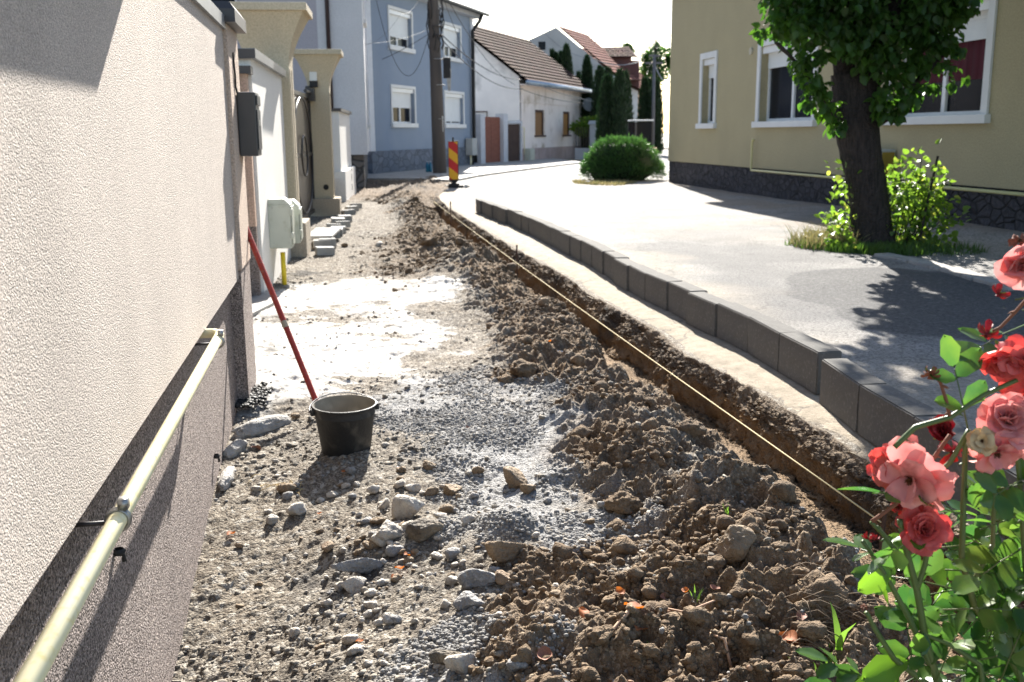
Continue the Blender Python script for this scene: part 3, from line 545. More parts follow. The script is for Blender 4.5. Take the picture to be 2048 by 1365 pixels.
for k_, (a_, b_, lx, ly, lz, lab) in enumerate(((520, 842, .17, .055, .045, 'largest pale lump of old mortar, between the pillar foot and the bucket'), (468, 880, .10, .035, .035, 'pale mortar lump against the wall foot, middle one of three'), (452, 925, .12, .028, .03, 'pale mortar lump against the wall foot, nearest of three'))):
    q_ = G(a_, b_); mortar('mortar_lump', lab, q_.x, q_.y, lx, ly, lz, radians((52, 78, 96)[k_]), 3.1 * k_, M_mort)
# gas pipe on the plinth
t = thing('gas_pipe', 'thick pale yellow gas pipe running low along the beige wall', 'pipe', FW1.o, FW1.rz)
MB().tube([(-4.2, -.100, .595), (-.22, -.100, .615), (-.18, -.096, .615), (-.155, -.075, .615), (-.15, -.04, .615), (-.15, .02, .615)], .0175, 20).build('tube', M_yellow, t, smooth=True)
for s_ in (-1.97, -.28, -3.6):
    c = MB()
    ring = [( .0, .0210 * cos(a), .0210 * sin(a)) for a in np.linspace(0, 2 * pi, 17)]
    c.tube([(s_, -.100 + y, .605 + z) for _, y, z in ring], .0036, 6); c.tube([(s_ + .012, -.100 + y, .605 + z) for _, y, z in ring], .0036, 6)
    c.box(s_ - .006, s_ + .018, -.121, -.103, .627, .647)
    c.build('clamp', M_steel, t, smooth=True); MB().tube([(s_ + .006, -.09, .60), (s_ + .006, .01, .60)], .005, 6).build('bracket_rod', M_dkmetal, t, smooth=True)
# pillar with letter box
FP1 = Frame(-1.325, 4.87, -.165, 1)
t = thing('stucco_pillar', 'beige rendered gate pillar with dark metal cap and brown foot at the end of the beige wall', 'pillar', FP1.o, FP1.rz)
box('shaft', stucco('beige_pillar_render', (.60, .48, .39), (.56, .45, .37), 100, .9, .006), t, 0, .47, 0, .40, .672, 1.84, bevel=.008)
box('plinth', M_brownp, t, .008, .462, .008, .39, -.4, .671)
MB().frustum((-.045, .515, -.045, .445, 1.84), (-.045, .515, -.045, .445, 1.90)).frustum((-.045, .515, -.045, .445, 1.90), (-.02, .49, -.02, .42, 1.935)).build('cap', M_dkmetal, t)
MB().tube([(.18, -.002, 1.72), (.185, -.006, 1.62), (.20, -.004, 1.56), (.215, -.008, 1.53)], .005, 6).build('tar_streak', M_black, t)
t = thing('letter_box', 'dark grey metal letter box hanging on the beige pillar', 'letter box', FP1.W(.22, -.003, 1.22), FP1.rz)
box('body', mat('anthracite_paint', (.055, .056, .06), (.045, .046, .05), rough=.35, spec=.5), t, 0, .22, -.09, 0, 0, .315, bevel=.006)
box('lid', MATS['anthracite_paint'], t, .015, .205, -.099, -.091, .25, .30, bevel=.003); box('door', MATS['anthracite_paint'], t, .015, .205, -.096, -.091, .03, .23, bevel=.002)
box('nameplate', M_steel, t, .05, .14, -.099, -.0965, .15, .18)
# recessed entrance: peach return wall, door leaf, threshold
FE = Frame(-1.66, 5.4, -.165, 1)
t = thing('entrance_recess', 'peach rendered recess wall with brown foot behind the letter box pillar', 'wall', FE.o, FE.rz)
box('side_wall', M_peach, t, 0, 2.70, .02, .2, .60, 1.80); box('plinth', M_brownp, t, 0, 2.70, .03, .2, -.3, .5995)
box('end_wall', M_peach, t, 2.74, 2.86, -.035, 1.2, .60, 1.80); box('end_plinth', M_brownp, t, 2.75, 2.86, -.035, 1.2, -.3, .599)
box('cap', M_dkmetal, t, 2.70, 2.90, -.07, 1.2, 1.80, 1.86)
tag(MB().extr([G(494, 640), G(548, 612), G(545, 588), G(500, 588)], (0, 0, .03)).build('threshold_slab', M_conc, None, bevel=.008), 'pale concrete threshold slab in the shade behind the pillar', 'slab')
FW2 = Frame(-2.08, 8.29, -.13, 1)
M_white = stucco('white_render', (.74, .72, .68), (.69, .67, .635), 70, .35, .004, dark=.92)
t = thing('white_wall', 'white rendered wall section with grey metal coping behind the meter boxes', 'wall', FW2.o, FW2.rz)
box('render_field', M_white, t, 0, 2.62, 0, .28, -.12, 1.93); box('coping', M_lightcap, t, -.05, 2.66, -.045, .33, 1.93, 2.005); box('end_cap', M_dkmetal, t, -.058, -.052, -.045, .33, 1.925, 2.0)
box('footing', M_conc, t, .35, 2.60, -.05, .25, -.5, -.06, bevel=.01)
M_box = mat('meter_box_enamel', (.46, .48, .41), (.41, .43, .37), ns=4, rough=.5, spec=.4, c3=(.34, .34, .26), ns3=9)
for i, (s0, s1, dp, z0, z1) in enumerate(((.60, .85, .195, .33, .77), (1.02, 1.26, .235, .33, .73))):
    t = thing('gas_meter_box', ('pale green grey gas meter box above the yellow riser, nearer of the pair', 'pale green grey gas meter box, farther of the pair, beside the concrete gate pillar')[i], 'meter box', FW2.W(s0, 0, z0), FW2.rz)
    L_ = s1 - s0; Hh = z1 - z0
    MB().frustum((0, L_, -dp, -.001, 0), (0, L_, -dp, -.001, Hh - .05)).frustum((0, L_, -dp, -.001, Hh - .05), (.01, L_ - .01, -dp + .05, -.001, Hh)).build('housing', M_box, t, bevel=.006)
    box('door', M_box, t, .02, L_ - .02, -dp - .014, -dp - .002, .03, Hh - .07, bevel=.005)
    box('hinge', M_box, t, -.012, .02, -dp - .02, -dp + .005, Hh * .2, Hh * .32, bevel=.003); box('hinge', M_box, t, -.012, .02, -dp - .02, -dp + .005, Hh * .68, Hh * .80, bevel=.003)
    for q in ((.04, .05), (.17, .05), (.04, .36), (.16, .37)):
        if q[0] < dp: MB().tube([(-.001, -q[0], q[1]), (-.006, -q[0], q[1])], .005, 8).build('screw', M_steel, t)
t = thing('gas_riser', 'yellow gas riser pipe in a green sleeve under the meter box', 'pipe', FW2.W(.70, -.10, -.25), FW2.rz)
MB().tube([(0, 0, .18), (0, 0, .535)], .022, 14).build('tube', mat('bright_yellow_pipe', (.72, .55, .03), (.62, .46, .03), rough=.4), t, smooth=True)
MB().tube([(0, 0, -.1), (0, 0, .14), (0, 0, .17), (0, 0, .20)], [.036, .036, .04, .034], 14).tube([(0, 0, .0), (0, 0, .012)], .040, 14).build('sleeve', mat('green_plastic', (.035, .085, .065), (.03, .07, .055), rough=.5), t, smooth=True, auto=40)
# concrete gate pillars with flared heads
M_cream = stucco('cream_concrete', (.53, .455, .325), (.48, .415, .30), 60, .5, .004, dark=.85)
M_creamb = stucco('weathered_concrete', (.42, .36, .28), (.34, .295, .235), 60, .6, .005, dark=.8)
def flared_pillar(x, y, label, rz_dir, wd, basez, ztop):
    f = Frame(x, y, rz_dir, 1)
    t = thing('gate_pillar', label, 'gate pillar', f.o, f.rz, None)
    b = .10
    box('base_block', M_creamb, t, 0, wd + 2 * b, 0, wd + 2 * b, -.25, basez, bevel=.015)
    m = MB(); lev = [(basez, 0), (ztop - .62, 0)] + [(ztop - .62 + .54 * (k / 8), .19 * (1 - cos(k / 8 * pi / 2))) for k in range(1, 9)]
    for (z0, e0), (z1, e1) in zip(lev[:-1], lev[1:]): m.frustum((b - e0, b + wd + e0, b - e0, b + wd + e0, z0), (b - e1, b + wd + e1, b - e1, b + wd + e1, z1))
    # drop the inner caps so that the shaft is one clean skin
    F = []; 
    for i in range(0, len(m.F), 6): F += m.F[i + 2:i + 6]
    m.F = F; m.build('shaft', M_cream, t)
    e = .21; box('cap', M_cream, t, b - e - .02, b + wd + e + .02, b - e - .02, b + wd + e + .02, ztop - .08, ztop, bevel=.008)
    MB().box(.16, .18, b - .006, b + .004, basez + .05, ztop - .66).box(.36, .38, b - .006, b + .004, basez + .05, ztop - .66).build('groove_strip', M_creamb, t)
    return t, f
t, fA = flared_pillar(-2.26, 10.98, 'tall cream concrete gate pillar with flared head, nearer of the pair, behind the white wall', -.12, .46, .38, 2.68)
for z_ in (.95, 1.14, 1.31): box('hinge', M_black, t, -.03 + .095, .10, .46, .52, z_, z_ + .045)
MB().lathe([(0, 0), (.05, 0)], 20).build('cable_hole', M_black, t) if False else None
t, fB = flared_pillar(-2.82, 16.55, 'cream concrete gate pillar with flared head, farther of the pair, carrying a small lamp box', -.12, .34, .30, 2.66)
MB().tube([(.099, .22, .48), (.09, .22, .48)], .045, 20).build('cable_hole', M_black, t)
MB().box(.04, .099, .28, .40, 2.18, 2.42).build('lamp_box', mat('white_plastic', (.7, .7, .66), (.62, .62, .58), rough=.4), t, bevel=.01); box('lamp_lens', M_black, t, .03, .099, .275, .405, 2.08, 2.179, bevel=.01)
# gate leaf
a0 = fA.W(.68, .50, 0); a1 = fB.W(.08, .44, 0); dv = (a1 - a0); FG = Frame(a0.x, a0.y, dv.x, dv.y); LG = dv.length
t = thing('metal_gate', 'dark wrought iron gate with brown panels between the two cream pillars', 'gate', FG.o, FG.rz)
M_iron = mat('dark_iron', (.03, .028, .03), (.022, .02, .022), rough=.4, spec=.5)
M_panel = mat('smoked_panel', (.115, .095, .085), (.10, .082, .072), rough=.35, spec=.5)
box('panel', M_panel, t, .05, LG - .05, .0, .015, .12, 1.95)
m = MB()
for z_ in (.08, 1.0, 1.9): m.box(.0, LG, -.03, .03, z_, z_ + .06)
for s_ in (0, LG * .5 - .03, LG * .5 + .04, LG - .06): m.box(s_, s_ + .06, -.032, .032, .06, 2.1)
m.build('gate_frame', M_iron, t)
for c0 in (LG * .25, LG * .75):
    MB().tube([(c0 + LG * .23 * cos(a), -.035, 1.02 + .86 * sin(a)) for a in np.linspace(0, 2 * pi, 41)], .014, 6).build('scroll_ring', M_iron, t, smooth=True)
    MB().tube([(c0 + .35 * cos(a), -.045, 1.02 + .3 * sin(a)) for a in np.linspace(0, 2 * pi, 33)], .014, 6).build('scroll_ring', M_iron, t, smooth=True)
MB().tube([(LG - .9, -.06, 1.99), (LG - .1, -.06, 1.99)], .028, 10).box(LG - .25, LG - .03, -.12, -.02, 1.86, 2.06).build('gate_drive', M_steel if False else M_iron, t, smooth=True, auto=40)
# white low wall and railing further on
FW3 = Frame(-3.29, 20.1, -.09, 1)
t = thing('white_end_pillar', 'white rendered wall end with dark coping and dark wall lamps, past the second gate pillar', 'wall', FW3.o, FW3.rz)
box('upper_wall', M_white, t, 0, 3.1, .08, .42, .62, 1.78); box('base_wall', M_white, t, -.05, 3.15, 0, .5, -.3, .6195, bevel=.01); box('coping', M_dkmetal, t, -.05, 3.15, .03, .47, 1.78, 1.84)
for z_ in (.98, 1.14, 1.30): box('lamp', M_black, t, -.06, -.001, .28, .36, z_, z_ + .06)
for z_ in (.2, .5, .8): box('vent_slot', M_black, t, 1.8, 1.9, -.006, -.001, z_ * .7, z_ * .7 + .14)
a0 = fB.W(.58, .25, 0); a1 = FW3.W(-.02, .38, 0); dv = a1 - a0; FF = Frame(a0.x, a0.y, dv.x, dv.y); LG = dv.length
t = thing('iron_railing', 'dark iron railing with upright bars between second cream pillar and white wall', 'railing', FF.o, FF.rz)
m = MB()
for z_ in (.65, 1.62): m.box(0, LG, -.02, .02, z_, z_ + .045)
for k in range(22): m.box(k * LG / 21 - .012, k * LG / 21 + .012, -.012, .012, .55, 1.85)
m.build('bars', M_iron, t); box('kerb_wall', M_creamb, t, 0, LG, -.12, .12, -.3, .5)
# ------------------------------------------------------------------ generic facade pieces
def facade(holes, s0, s1, z0, z1, y, depth, out):
    """front skin with real openings; out=-1 outward is -y"""
    S = sorted({s0, s1, *[h[0] for h in holes], *[h[1] for h in holes]}); Z = sorted({z0, z1, *[h[2] for h in holes], *[h[3] for h in holes]}); m = MB()
    yb = y - out * depth
    ish = lambda a, b: any(h[0] < a < h[1] and h[2] < b < h[3] for h in holes)
    for i in range(len(S) - 1):
        for j in range(len(Z) - 1):
            a, b, c, d = S[i], S[i + 1], Z[j], Z[j + 1]
            if not ish((a + b) / 2, (c + d) / 2): m.add([(a, y, c), (b, y, c), (b, y, d), (a, y, d)], [(0, 1, 2, 3)])
    for a, b, c, d in holes:
        m.add([(a, y, c), (b, y, c), (b, y, d), (a, y, d), (a, yb, c), (b, yb, c), (b, yb, d), (a, yb, d)], [(0, 4, 5, 1), (1, 5, 6, 2), (2, 6, 7, 3), (3, 7, 4, 0)])
    m.box(s0 + .001, s1 - .001, min(yb, yb - out * .1), max(yb, yb - out * .1), z0 + .001, z1 - .001)
    return m
M_pvc = mat('white_pvc', (.78, .79, .80), (.74, .75, .76), rough=.35, spec=.5)
M_trim = mat('white_trim', (.72, .72, .71), (.67, .67, .66), rough=.7)
M_shut = mat('shutter_slats', (.72, .74, .75), (.68, .70, .71), rough=.5)
def window(parent, h, y, out, shutter=.4, leaves=2, curtain=None, trim=.12, sillw=.12, depth=.16, tm=None, swing=False, box_h=.14):
    a, b, c, d = h; yi = y - out * depth; tm = tm or M_trim
    def bx(n, m_, par, x0, x1, dy0, dy1, z0, z1, bevel=0.0):
        p, q = y + out * dy0, y + out * dy1
        return MB().box(x0, x1, min(p, q), max(p, q), z0, z1).build(n, m_, par, bevel=bevel)
    fr = MB(); t0 = .055
    def fb(x0, x1, z0, z1, e0=-depth, e1=-depth + .06):
        p, q = y + out * e0, y + out * e1; fr.box(x0, x1, min(p, q), max(p, q), z0, z1)
    fb(a, a + t0, c, d); fb(b - t0, b, c, d); fb(a + t0, b - t0, c, c + t0); fb(a + t0, b - t0, d - t0, d)
    Lw = (b - a) / leaves
    for k in range(1, leaves): fb(a + k * Lw - .045, a + k * Lw + .045, c + t0, d - t0, -depth, -depth + .065)
    w_ = fr.build('window', M_pvc, parent)
    sur = MB()
    def sb(x0, x1, z0, z1, e0=.002, e1=.035):
        p, q = y + out * e0, y + out * e1; sur.box(x0, x1, min(p, q), max(p, q), z0, z1)
    if trim:
        sb(a - trim, a, c, d + trim); sb(b, b + trim, c, d + trim); sb(a, b, d, d + trim); sur.build('surround', tm, w_)
    bx('sill', tm, w_, a - trim - .05, b + trim + .05, -.02, .09, c - sillw, c - .001, bevel=.008)
    bx('pane', glass(), w_, a + t0, b - t0, -depth + .012, -depth + .022, c + t0, d - t0)
    if curtain: 
        m = MB(); n = 40; cz0 = c + (d - c) * .32; vs = []
        for k in range(n + 1):
            x = a + t0 + (b - a - 2 * t0) * k / n; yy = y + out * (-depth + .0245 + .006 * (1 + sin(k * 1.7)))
            vs += [(x, yy, cz0), (x, yy, d - t0)]
        m.add(vs, [(2 * k, 2 * k + 2, 2 * k + 3, 2 * k + 1) for k in range(n)]); m.build('curtain', curtain, w_)
    if shutter > 0:
        m = MB(); hh = (d - c) * shutter; n = max(3, int(hh / .045)); bt = d - box_h
        for k in range(n):
            z1_ = bt - hh * k / n; z0_ = bt - hh * (k + 1) / n; p, q = y + out * (-depth + .067), y + out * (-depth + .083)
            m.box(a + t0 * .6, b - t0 * .6, min(p, q), max(p, q), z0_ + .004, z1_); m.box(a + t0 * .6, b - t0 * .6, min(p, p + out * .01), max(p, p + out * .01), z0_, z0_ + .004)
        m.build('roller_shutter', M_shut, w_); bx('shutter_box', M_pvc, w_, a + .005, b - .005, -depth + .067, -.02, d - box_h, d - .005)
    return w_
# ------------------------------------------------------------------ lilac building
FL = Frame(-3.50, 24.7, -.13, 1)
t = thing('lilac_building', 'tall lilac grey rendered building with brown downpipe above the left gates', 'building', FL.o, FL.rz)
M_lilac = stucco('lilac_render', (.42, .385, .40), (.39, .36, .38), 40, .2, .003, dark=.95)
M_lilw = stucco('pale_lilac_render', (.60, .58, .575), (.56, .545, .54), 40, .2, .003, dark=.95)
hs = [(4.4, 5.3, 1.62, 2.95), (2.6, 3.5, 4.3, 6.2)]
facade(hs, 0, 8.1, .85, 9.2, 0, .2, -1).build('street_wall', M_lilw, t)
for h in hs: window(t, h, 0, -1, shutter=.0, leaves=1, trim=.08, depth=.2)
MB().box(-.03, .0, -.02, 1.05, .85, 9.2).build('corner_pier', M_lilw, t); box('front_wall', M_lilac, t, -.02, .18, 1.051, 14, -.2, 9.2) ; box('white_front_panel', M_lilw, t, -.035, -.021, 3.95, 14, 3.0, 9.2)
box('plinth', cellstone('dark_block_plinth', (.10, .09, .085), (.16, .14, .125), (.03, .03, .03), (2.4, 2.4, 4.5)), t, .10, 8.1, .08, 1.0, -.3, .849)
MB().tube([(-.08, .80, .9), (-.08, .80, 9.1)], .05, 10).build('downpipe', mat('brown_downpipe', (.05, .03, .03), (.04, .025, .025), rough=.4), t, smooth=True)
MB().box(-.06, -.03, 2.9, 3.7, 3.95, 5.6).build('dark_window', glass(), t); MB().box(-.075, -.061, 2.86, 2.9, 3.9, 5.6).box(-.075, -.061, 3.7, 3.76, 3.9, 5.6).box(-.09, -.03, 2.8, 3.8, 3.86, 3.9).build('dark_window_frame', M_lilw, t)
# ------------------------------------------------------------------ blue house
FB = Frame(-4.59, 33.27, .30, 1)
t = thing('blue_house', 'two storey blue grey house with four white framed windows behind the concrete pole', 'house', FB.o, FB.rz)
M_blue = stucco('blue_render', (.238, .285, .358), (.218, .265, .338), 30, .15, .003, dark=.97)
LB = 10.66; HB = 6.05
def fpx(F, x0, y0, x1, y1, off=0):
    a = F.px(x0, (y0 + y1) / 2, off)[0]; b = F.px(x1, (y0 + y1) / 2, off)[0]; mx = (x0 + x1) / 2
    z1 = F.px(mx, y0, off)[1]; z0 = F.px(mx, y1, off)[1]; return [min(a, b), max(a, b), z0, z1]
trims = [fpx(FB, 775, 15, 825, 97), fpx(FB, 885, 48, 922, 118), fpx(FB, 781, 170, 831, 250), fpx(FB, 888, 182, 928, 251)]
hs = []
for q in trims: hs.append((q[0] + .12, q[1] - .12, q[2] + .05, q[3] - .12))
for a_, b_ in ((0, 1), (2, 3)):   # same storey, same levels
    z0 = (hs[a_][2] + hs[b_][2]) / 2; z1 = (hs[a_][3] + hs[b_][3]) / 2
    hs[a_] = (hs[a_][0], hs[a_][1], z0, z1); hs[b_] = (hs[b_][0], hs[b_][1], z0, z1)
facade(hs, .36, LB - .36, .79, HB, 0, .22, -1).build('wall', M_blue, t)
for i, h in enumerate(hs): window(t, h, 0, -1, shutter=(.62, .56, .44, .80)[i], leaves=2, trim=.10, sillw=.15, depth=.2, curtain=None)
def quoins(name, x0, x1, z0, z1, m_, y):
    m = MB(); k = 0; z = z0
    while z < z1 - .02: m.box(x0, x1, y, y + .25, z, min(z + .27, z1) - .012); z += .27
    return m.box(x0 + .01, x1 - .01, y + .012, y + .26, z0, z1).build(name, m_, t)
M_quoin = mat('white_quoins', (.66, .68, .72), (.60, .62, .66), rough=.8)
quoins('quoin_strip', .0, .36, .79, HB, M_quoin, -.02); quoins('quoin_strip', LB - .36, LB, .79, HB, M_quoin, -.02)
box('plinth', cellstone('blue_stone_plinth', (.10, .12, .155), (.155, .18, .23), (.07, .08, .10), (2.2, 2.2, 4.0), .5), t, 0, LB, -.05, .22, -.2, .788)
box('far_gable_wall', M_blue, t, LB - .25, LB - .001, .26, 9, -.1, HB); box('near_gable_wall', M_blue, t, .001, .25, .26, 9, -.1, HB)
MB().box(-.3, LB + .25, -.28, .24, HB, HB + .16).build('cornice', mat('pale_cornice', (.45, .47, .5), (.4, .42, .45)), t)
M_dkroof = mat('dark_roof', (.045, .05, .05), (.06, .065, .065), ns=8, rough=.6)
MB().extr([(-.5, -.50, HB + .17), (-.5, 4.5, HB + 2.4), (-.5, 9.5, HB + .17)], (LB + 1.0, 0, 0)).build('roof', M_dkroof, t)
MB().tube([(-.5, -.54, HB + .16), (LB + .45, -.54, HB + .16)], .07, 8).build('gutter', M_dkroof, t, smooth=True)
MB().tube([(LB - .25, -.50, HB + .1), (LB - .30, -.40, HB - .15), (LB - .45, -.14, HB - .55), (LB - .45, -.13, .9), (LB - .35, -.15, .6), (LB - .35, -.15, .12)], .075, 10).build('downpipe', M_black, t, smooth=True)
t2 = thing('utility_box', 'light grey utility cabinet with yellow pipe on blue house corner', 'meter box', FB.W(LB - 1.35, -.06, .35), FB.rz)
box('cabinet', mat('cabinet_grey', (.42, .43, .42), (.38, .39, .38), rough=.5), t2, 0, .62, -.30, 0, .1, .80, bevel=.01); MB().tube([(.2, -.15, -.35), (.2, -.15, .1)], .04, 8).build('pipe', M_yellow, t2, smooth=True); MB().tube([(.48, -.15, -.35), (.48, -.15, .1)], .045, 8).build('conduit', M_black, t2, smooth=True)
# ------------------------------------------------------------------ white house with tiled roof
FH = Frame(.45, 47.56, .35, 1)
t = thing('white_old_house', 'old whitewashed one storey house with brown tiled roof and two brown shuttered windows', 'house', FH.o, FH.rz)
M_wwash = mat('old_whitewash', (.86, .77, .71), (.78, .69, .64), ns=1.2, c3=(.44, .36, .27), ns3=.9, bump=.3, bs=25)
M_gabw = mat('gable_whitewash', (.84, .79, .75), (.74, .70, .67), ns=1.0, c3=(.36, .35, .34), ns3=.8, bump=.3, bs=25)
LH = 11.0; HH = 3.95
hs = [tuple(fpx(FH, 1070, 220, 1089, 270)), tuple(fpx(FH, 1126, 224, 1140, 271))]
z0 = (hs[0][2] + hs[1][2]) / 2; z1 = (hs[0][3] + hs[1][3]) / 2; hs = [(h[0], h[1], z0, z1) for h in hs]
facade(hs, 0, LH, .62, HH, 0, .18, -1).build('wall', M_wwash, t)
M_pinkp = mat('pink_plinth', (.44, .34, .32), (.37, .28, .26), ns=2, c3=(.28, .22, .2), ns3=3)
box('plinth', M_pinkp, t, 0, LH, -.05, .2, -.3, .62); box('string_course', M_wwash, t, 0, LH, -.04, -.001, 2.75, 2.82)
M_shb = mat('brown_blind', (.30, .16, .07), (.25, .13, .055), ns=6, streak=(1, 1, 20)); M_shb2 = mat('ochre_blind', (.40, .20, .06), (.33, .165, .05), ns=4)
for i, h in enumerate(hs):
    m = MB().box(h[0], h[1], .12, .17, h[2], h[3]).build('window', (M_shb, M_shb2)[i], t)
    MB().box(h[0] + .001, h[0] + .08, .06, .119, h[2] + .001, h[3] - .001).box(h[1] - .08, h[1] - .001, .06, .119, h[2] + .001, h[3] - .001).box(h[0] + .08, h[1] - .08, .06, .119, h[3] - .12, h[3] - .001).build('frame', mat('dark_brown_wood', (.09, .05, .035), (.07, .04, .03)), m)
    box('sill', MATS['dark_brown_wood'], m, h[0] - .1, h[1] + .1, -.06, .05, h[2] - .08, h[2] - .002)
RW = 6.8; RZ = 2.55
# gable end: pentagon wall
MB().extr([(-.02, .0, -.2), (-.02, RW, -.2), (-.02, RW, HH), (-.02, RW / 2, HH + RZ - .05), (-.02, 0, HH)], (.25, 0, 0)).build('gable_wall', M_gabw, t)
M_tile = bpy.data.materials.new('brown_tiles'); tt, bb = _bsdf(M_tile)
def tile_mat(M_, c1, c2, c3, su, sv):
    t_, b_ = _bsdf(M_); N = t_.nodes.new; Lk = t_.links.new
    uv = N('ShaderNodeTexCoord'); br = N('ShaderNodeTexBrick'); mp = N('ShaderNodeMapping'); mp.inputs['Scale'].default_value = (su, sv, 1); Lk(uv.outputs['UV'], mp.inputs[0]); Lk(mp.outputs[0], br.inputs['Vector'])
    br.inputs['Color1'].default_value = (*c1, 1); br.inputs['Color2'].default_value = (*c2, 1); br.inputs['Mortar'].default_value = (*c3, 1); br.inputs['Scale'].default_value = 1; br.inputs['Brick Width'].default_value = .5; br.inputs['Row Height'].default_value = .5; br.inputs['Mortar Size'].default_value = .05
    no = N('ShaderNodeTexNoise'); no.inputs['Scale'].default_value = 1.7; no.inputs['Detail'].default_value = 6; Lk(uv.outputs['Object'], no.inputs['Vector'])
    mx = N('ShaderNodeMix'); mx.data_type = 'RGBA'; mx.blend_type = 'MULTIPLY'; mx.inputs[0].default_value = .6; Lk(br.outputs[0], mx.inputs[6]); Lk(no.outputs['Color'], mx.inputs[7]); 
    hs_ = N('ShaderNodeHueSaturation'); hs_.inputs['Value'].default_value = 1.5; hs_.inputs['Saturation'].default_value = .9; Lk(mx.outputs[2], hs_.inputs['Color']); Lk(hs_.outputs[0], b_.inputs['Base Color']); b_.inputs['Roughness'].default_value = .9; b_.inputs['Specular IOR Level'].default_value = .03
    bp = N('ShaderNodeBump'); bp.inputs['Strength'].default_value = 1; bp.inputs['Distance'].default_value = .05; Lk(br.outputs['Fac'], bp.inputs['Height']); bp.invert = True; Lk(bp.outputs[0], b_.inputs['Normal'])
tile_mat(M_tile, (.10, .05, .036), (.06, .034, .026), (.018, .012, .01), 1, 1)
def roofplane(name, P, m_, parent, th=.1, ustep=.22, vstep=.32):
    """P: 4 corners eave-left, eave-right, ridge-right, ridge-left; rows of tiles as real steps"""
    A, B, C_, D = [Vector(p) for p in P]; n = (B - A).cross(D - A).normalized(); rows = max(2, int((D - A).length / vstep)); me_v = []; me_f = []; uvs = []
    for i in range(rows):
        v0, v1 = i / rows, (i + 1) / rows
        a, b = A.lerp(D, v0), B.lerp(C_, v0); c, d = B.lerp(C_, v1), A.lerp(D, v1)
        k = len(me_v); e = n * .045
        me_v += [a + e + n * th, b + e + n * th, c + n * th, d + n * th, a + n * (th - .03), b + n * (th - .03)]
        me_f += [(k, k + 1, k + 2, k + 3), (k + 4, k + 5, k + 1, k)]
        La = (b - a).length / ustep; uvs += [(0, i * .5), (La * .5, i * .5), (La * .5, i * .5 + .5), (0, i * .5 + .5), (0, i * .5), (La * .5, i * .5), (La * .5, i * .5 + .02), (0, i * .5 + .02)]
    k = len(me_v); me_v += [A, B, C_, D]; me_f += [(k + 3, k + 2, k + 1, k)]; uvs += [(0, 0)] * 4
    me = bpy.data.meshes.new(name); me.from_pydata(me_v, [], me_f); uvl = me.uv_layers.new(name='UVMap')
    for i_, u_ in enumerate(uvs): uvl.data[i_].uv = u_
    me.materials.append(m_); return link(name, me, parent)
ov = .5; k_ = RZ / (RW / 2)
roofplane('roof', [(-.35, -ov, HH - ov * k_ + .02), (LH + .3, -ov, HH - ov * k_ + .02), (LH + .3, RW / 2, HH + RZ), (-.35, RW / 2, HH + RZ)], M_tile, t)
roofplane('roof_back', [(LH + .3, RW + ov, HH - ov * k_), (-.35, RW + ov, HH - ov * k_), (-.35, RW / 2, HH + RZ), (LH + .3, RW / 2, HH + RZ)], M_tile, t)
MB().tube([(-.4, -ov - .05, HH - ov * k_ + .05), (LH + .4, -ov - .05, HH - ov * k_ + .05)], .12, 10).build('gutter', mat('zinc_gutter', (.35, .42, .50), (.28, .34, .42), rough=.35, metal=.5), t, smooth=True)
MB().tube([(LH + .1, -ov - .02, HH - ov * k_), (LH - .05, -.14, HH - .9), (LH - .05, -.14, .1)], .06, 8).build('downpipe', MATS['zinc_gutter'], t, smooth=True)
MB().box(0, LH, -ov * .7, 0, HH - ov * k_ - .05, HH - ov * k_ + .0).build('soffit', M_wwash, t)
MB().tube([(-.08, 1.6, 1.7), (-.08, 1.6, 2.35), (-.08, 2.6, 2.35)], .03, 8).build('wall_pipe', mat('brown_pipe', (.12, .07, .05), (.1, .06, .04)), t, smooth=True)
MB().tube([(.4, -.09, .35), (.4, -.09, 1.6), (-.05, -.09, 1.62)], .025, 8).build('gas_branch', M_yellow, t, smooth=True)
t2 = thing('satellite_dish', 'grey satellite dish on the far corner of the old white house', 'satellite dish', FH.W(LH - .5, -.5, 2.85), FH.rz)
MB().lathe([(.001, 0), (.2, .03), (.38, .10), (.39, .11), (.38, .12), (.2, .05), (.001, .02)], 20).build('dish', mat('dish_grey', (.3, .31, .33), (.26, .27, .29)), t2, smooth=True).rotation_euler = (radians(75), 0, radians(-50))
MB().tube([(0, 0, 0), (0, .5, 0)], .025, 6).build('arm', M_steel, t2)
t2 = thing('small_meter_cabinet', 'pale green meter cabinet standing at the foot of the white house', 'meter box', FH.W(.5, -.35, 0), FH.rz)
box('cabinet', M_box, t2, 0, .7, 0, .3, 0, .62, bevel=.01); box('door', M_box, t2, .05, .65, -.012, -.001, .05, .57)
# yard gates beside it
c0 = Vector((.45, 47.56, 0)); c1 = FB.W(LB + .05, .05, 0); dv = c1 - c0; FY = Frame(c0.x, c0.y, dv.x, dv.y); LY = dv.length
t = thing('yard_gate', 'reddish brown double plank gate between white posts beside the blue house', 'gate', FY.W(0, 0, 0), FY.rz)
M_redb = mat('red_brown_planks', (.25, .095, .065), (.20, .075, .05), ns=3, streak=(1, 1, 6)); M_dkb = mat('dark_brown_planks', (.075, .045, .035), (.055, .033, .027), ns=3)
def spx(F, x, y): return F.px(x, y)[0]
g0, g1, h0, h1 = spx(FY, 963, 285), spx(FY, 999, 285), spx(FY, 1014, 290), spx(FY, 1038, 290)
def leaf(a, b, m_, par, zt):
    m = MB(); n = 8
    for i in range(n): m.box(a, b, -.03, .03, .08 + (zt - .1) * i / n, .08 + (zt - .1) * (i + 1) / n - .02)
    return m.box(a + .01, b - .01, -.015, .02, .08, zt).build('gate_leaf', m_, par)
lo, hi = min(g0, g1), max(g0, g1); leaf(lo, (lo + hi) / 2 - .01, M_redb, t, 2.05); leaf((lo + hi) / 2 + .01, hi, M_redb, t, 2.05)
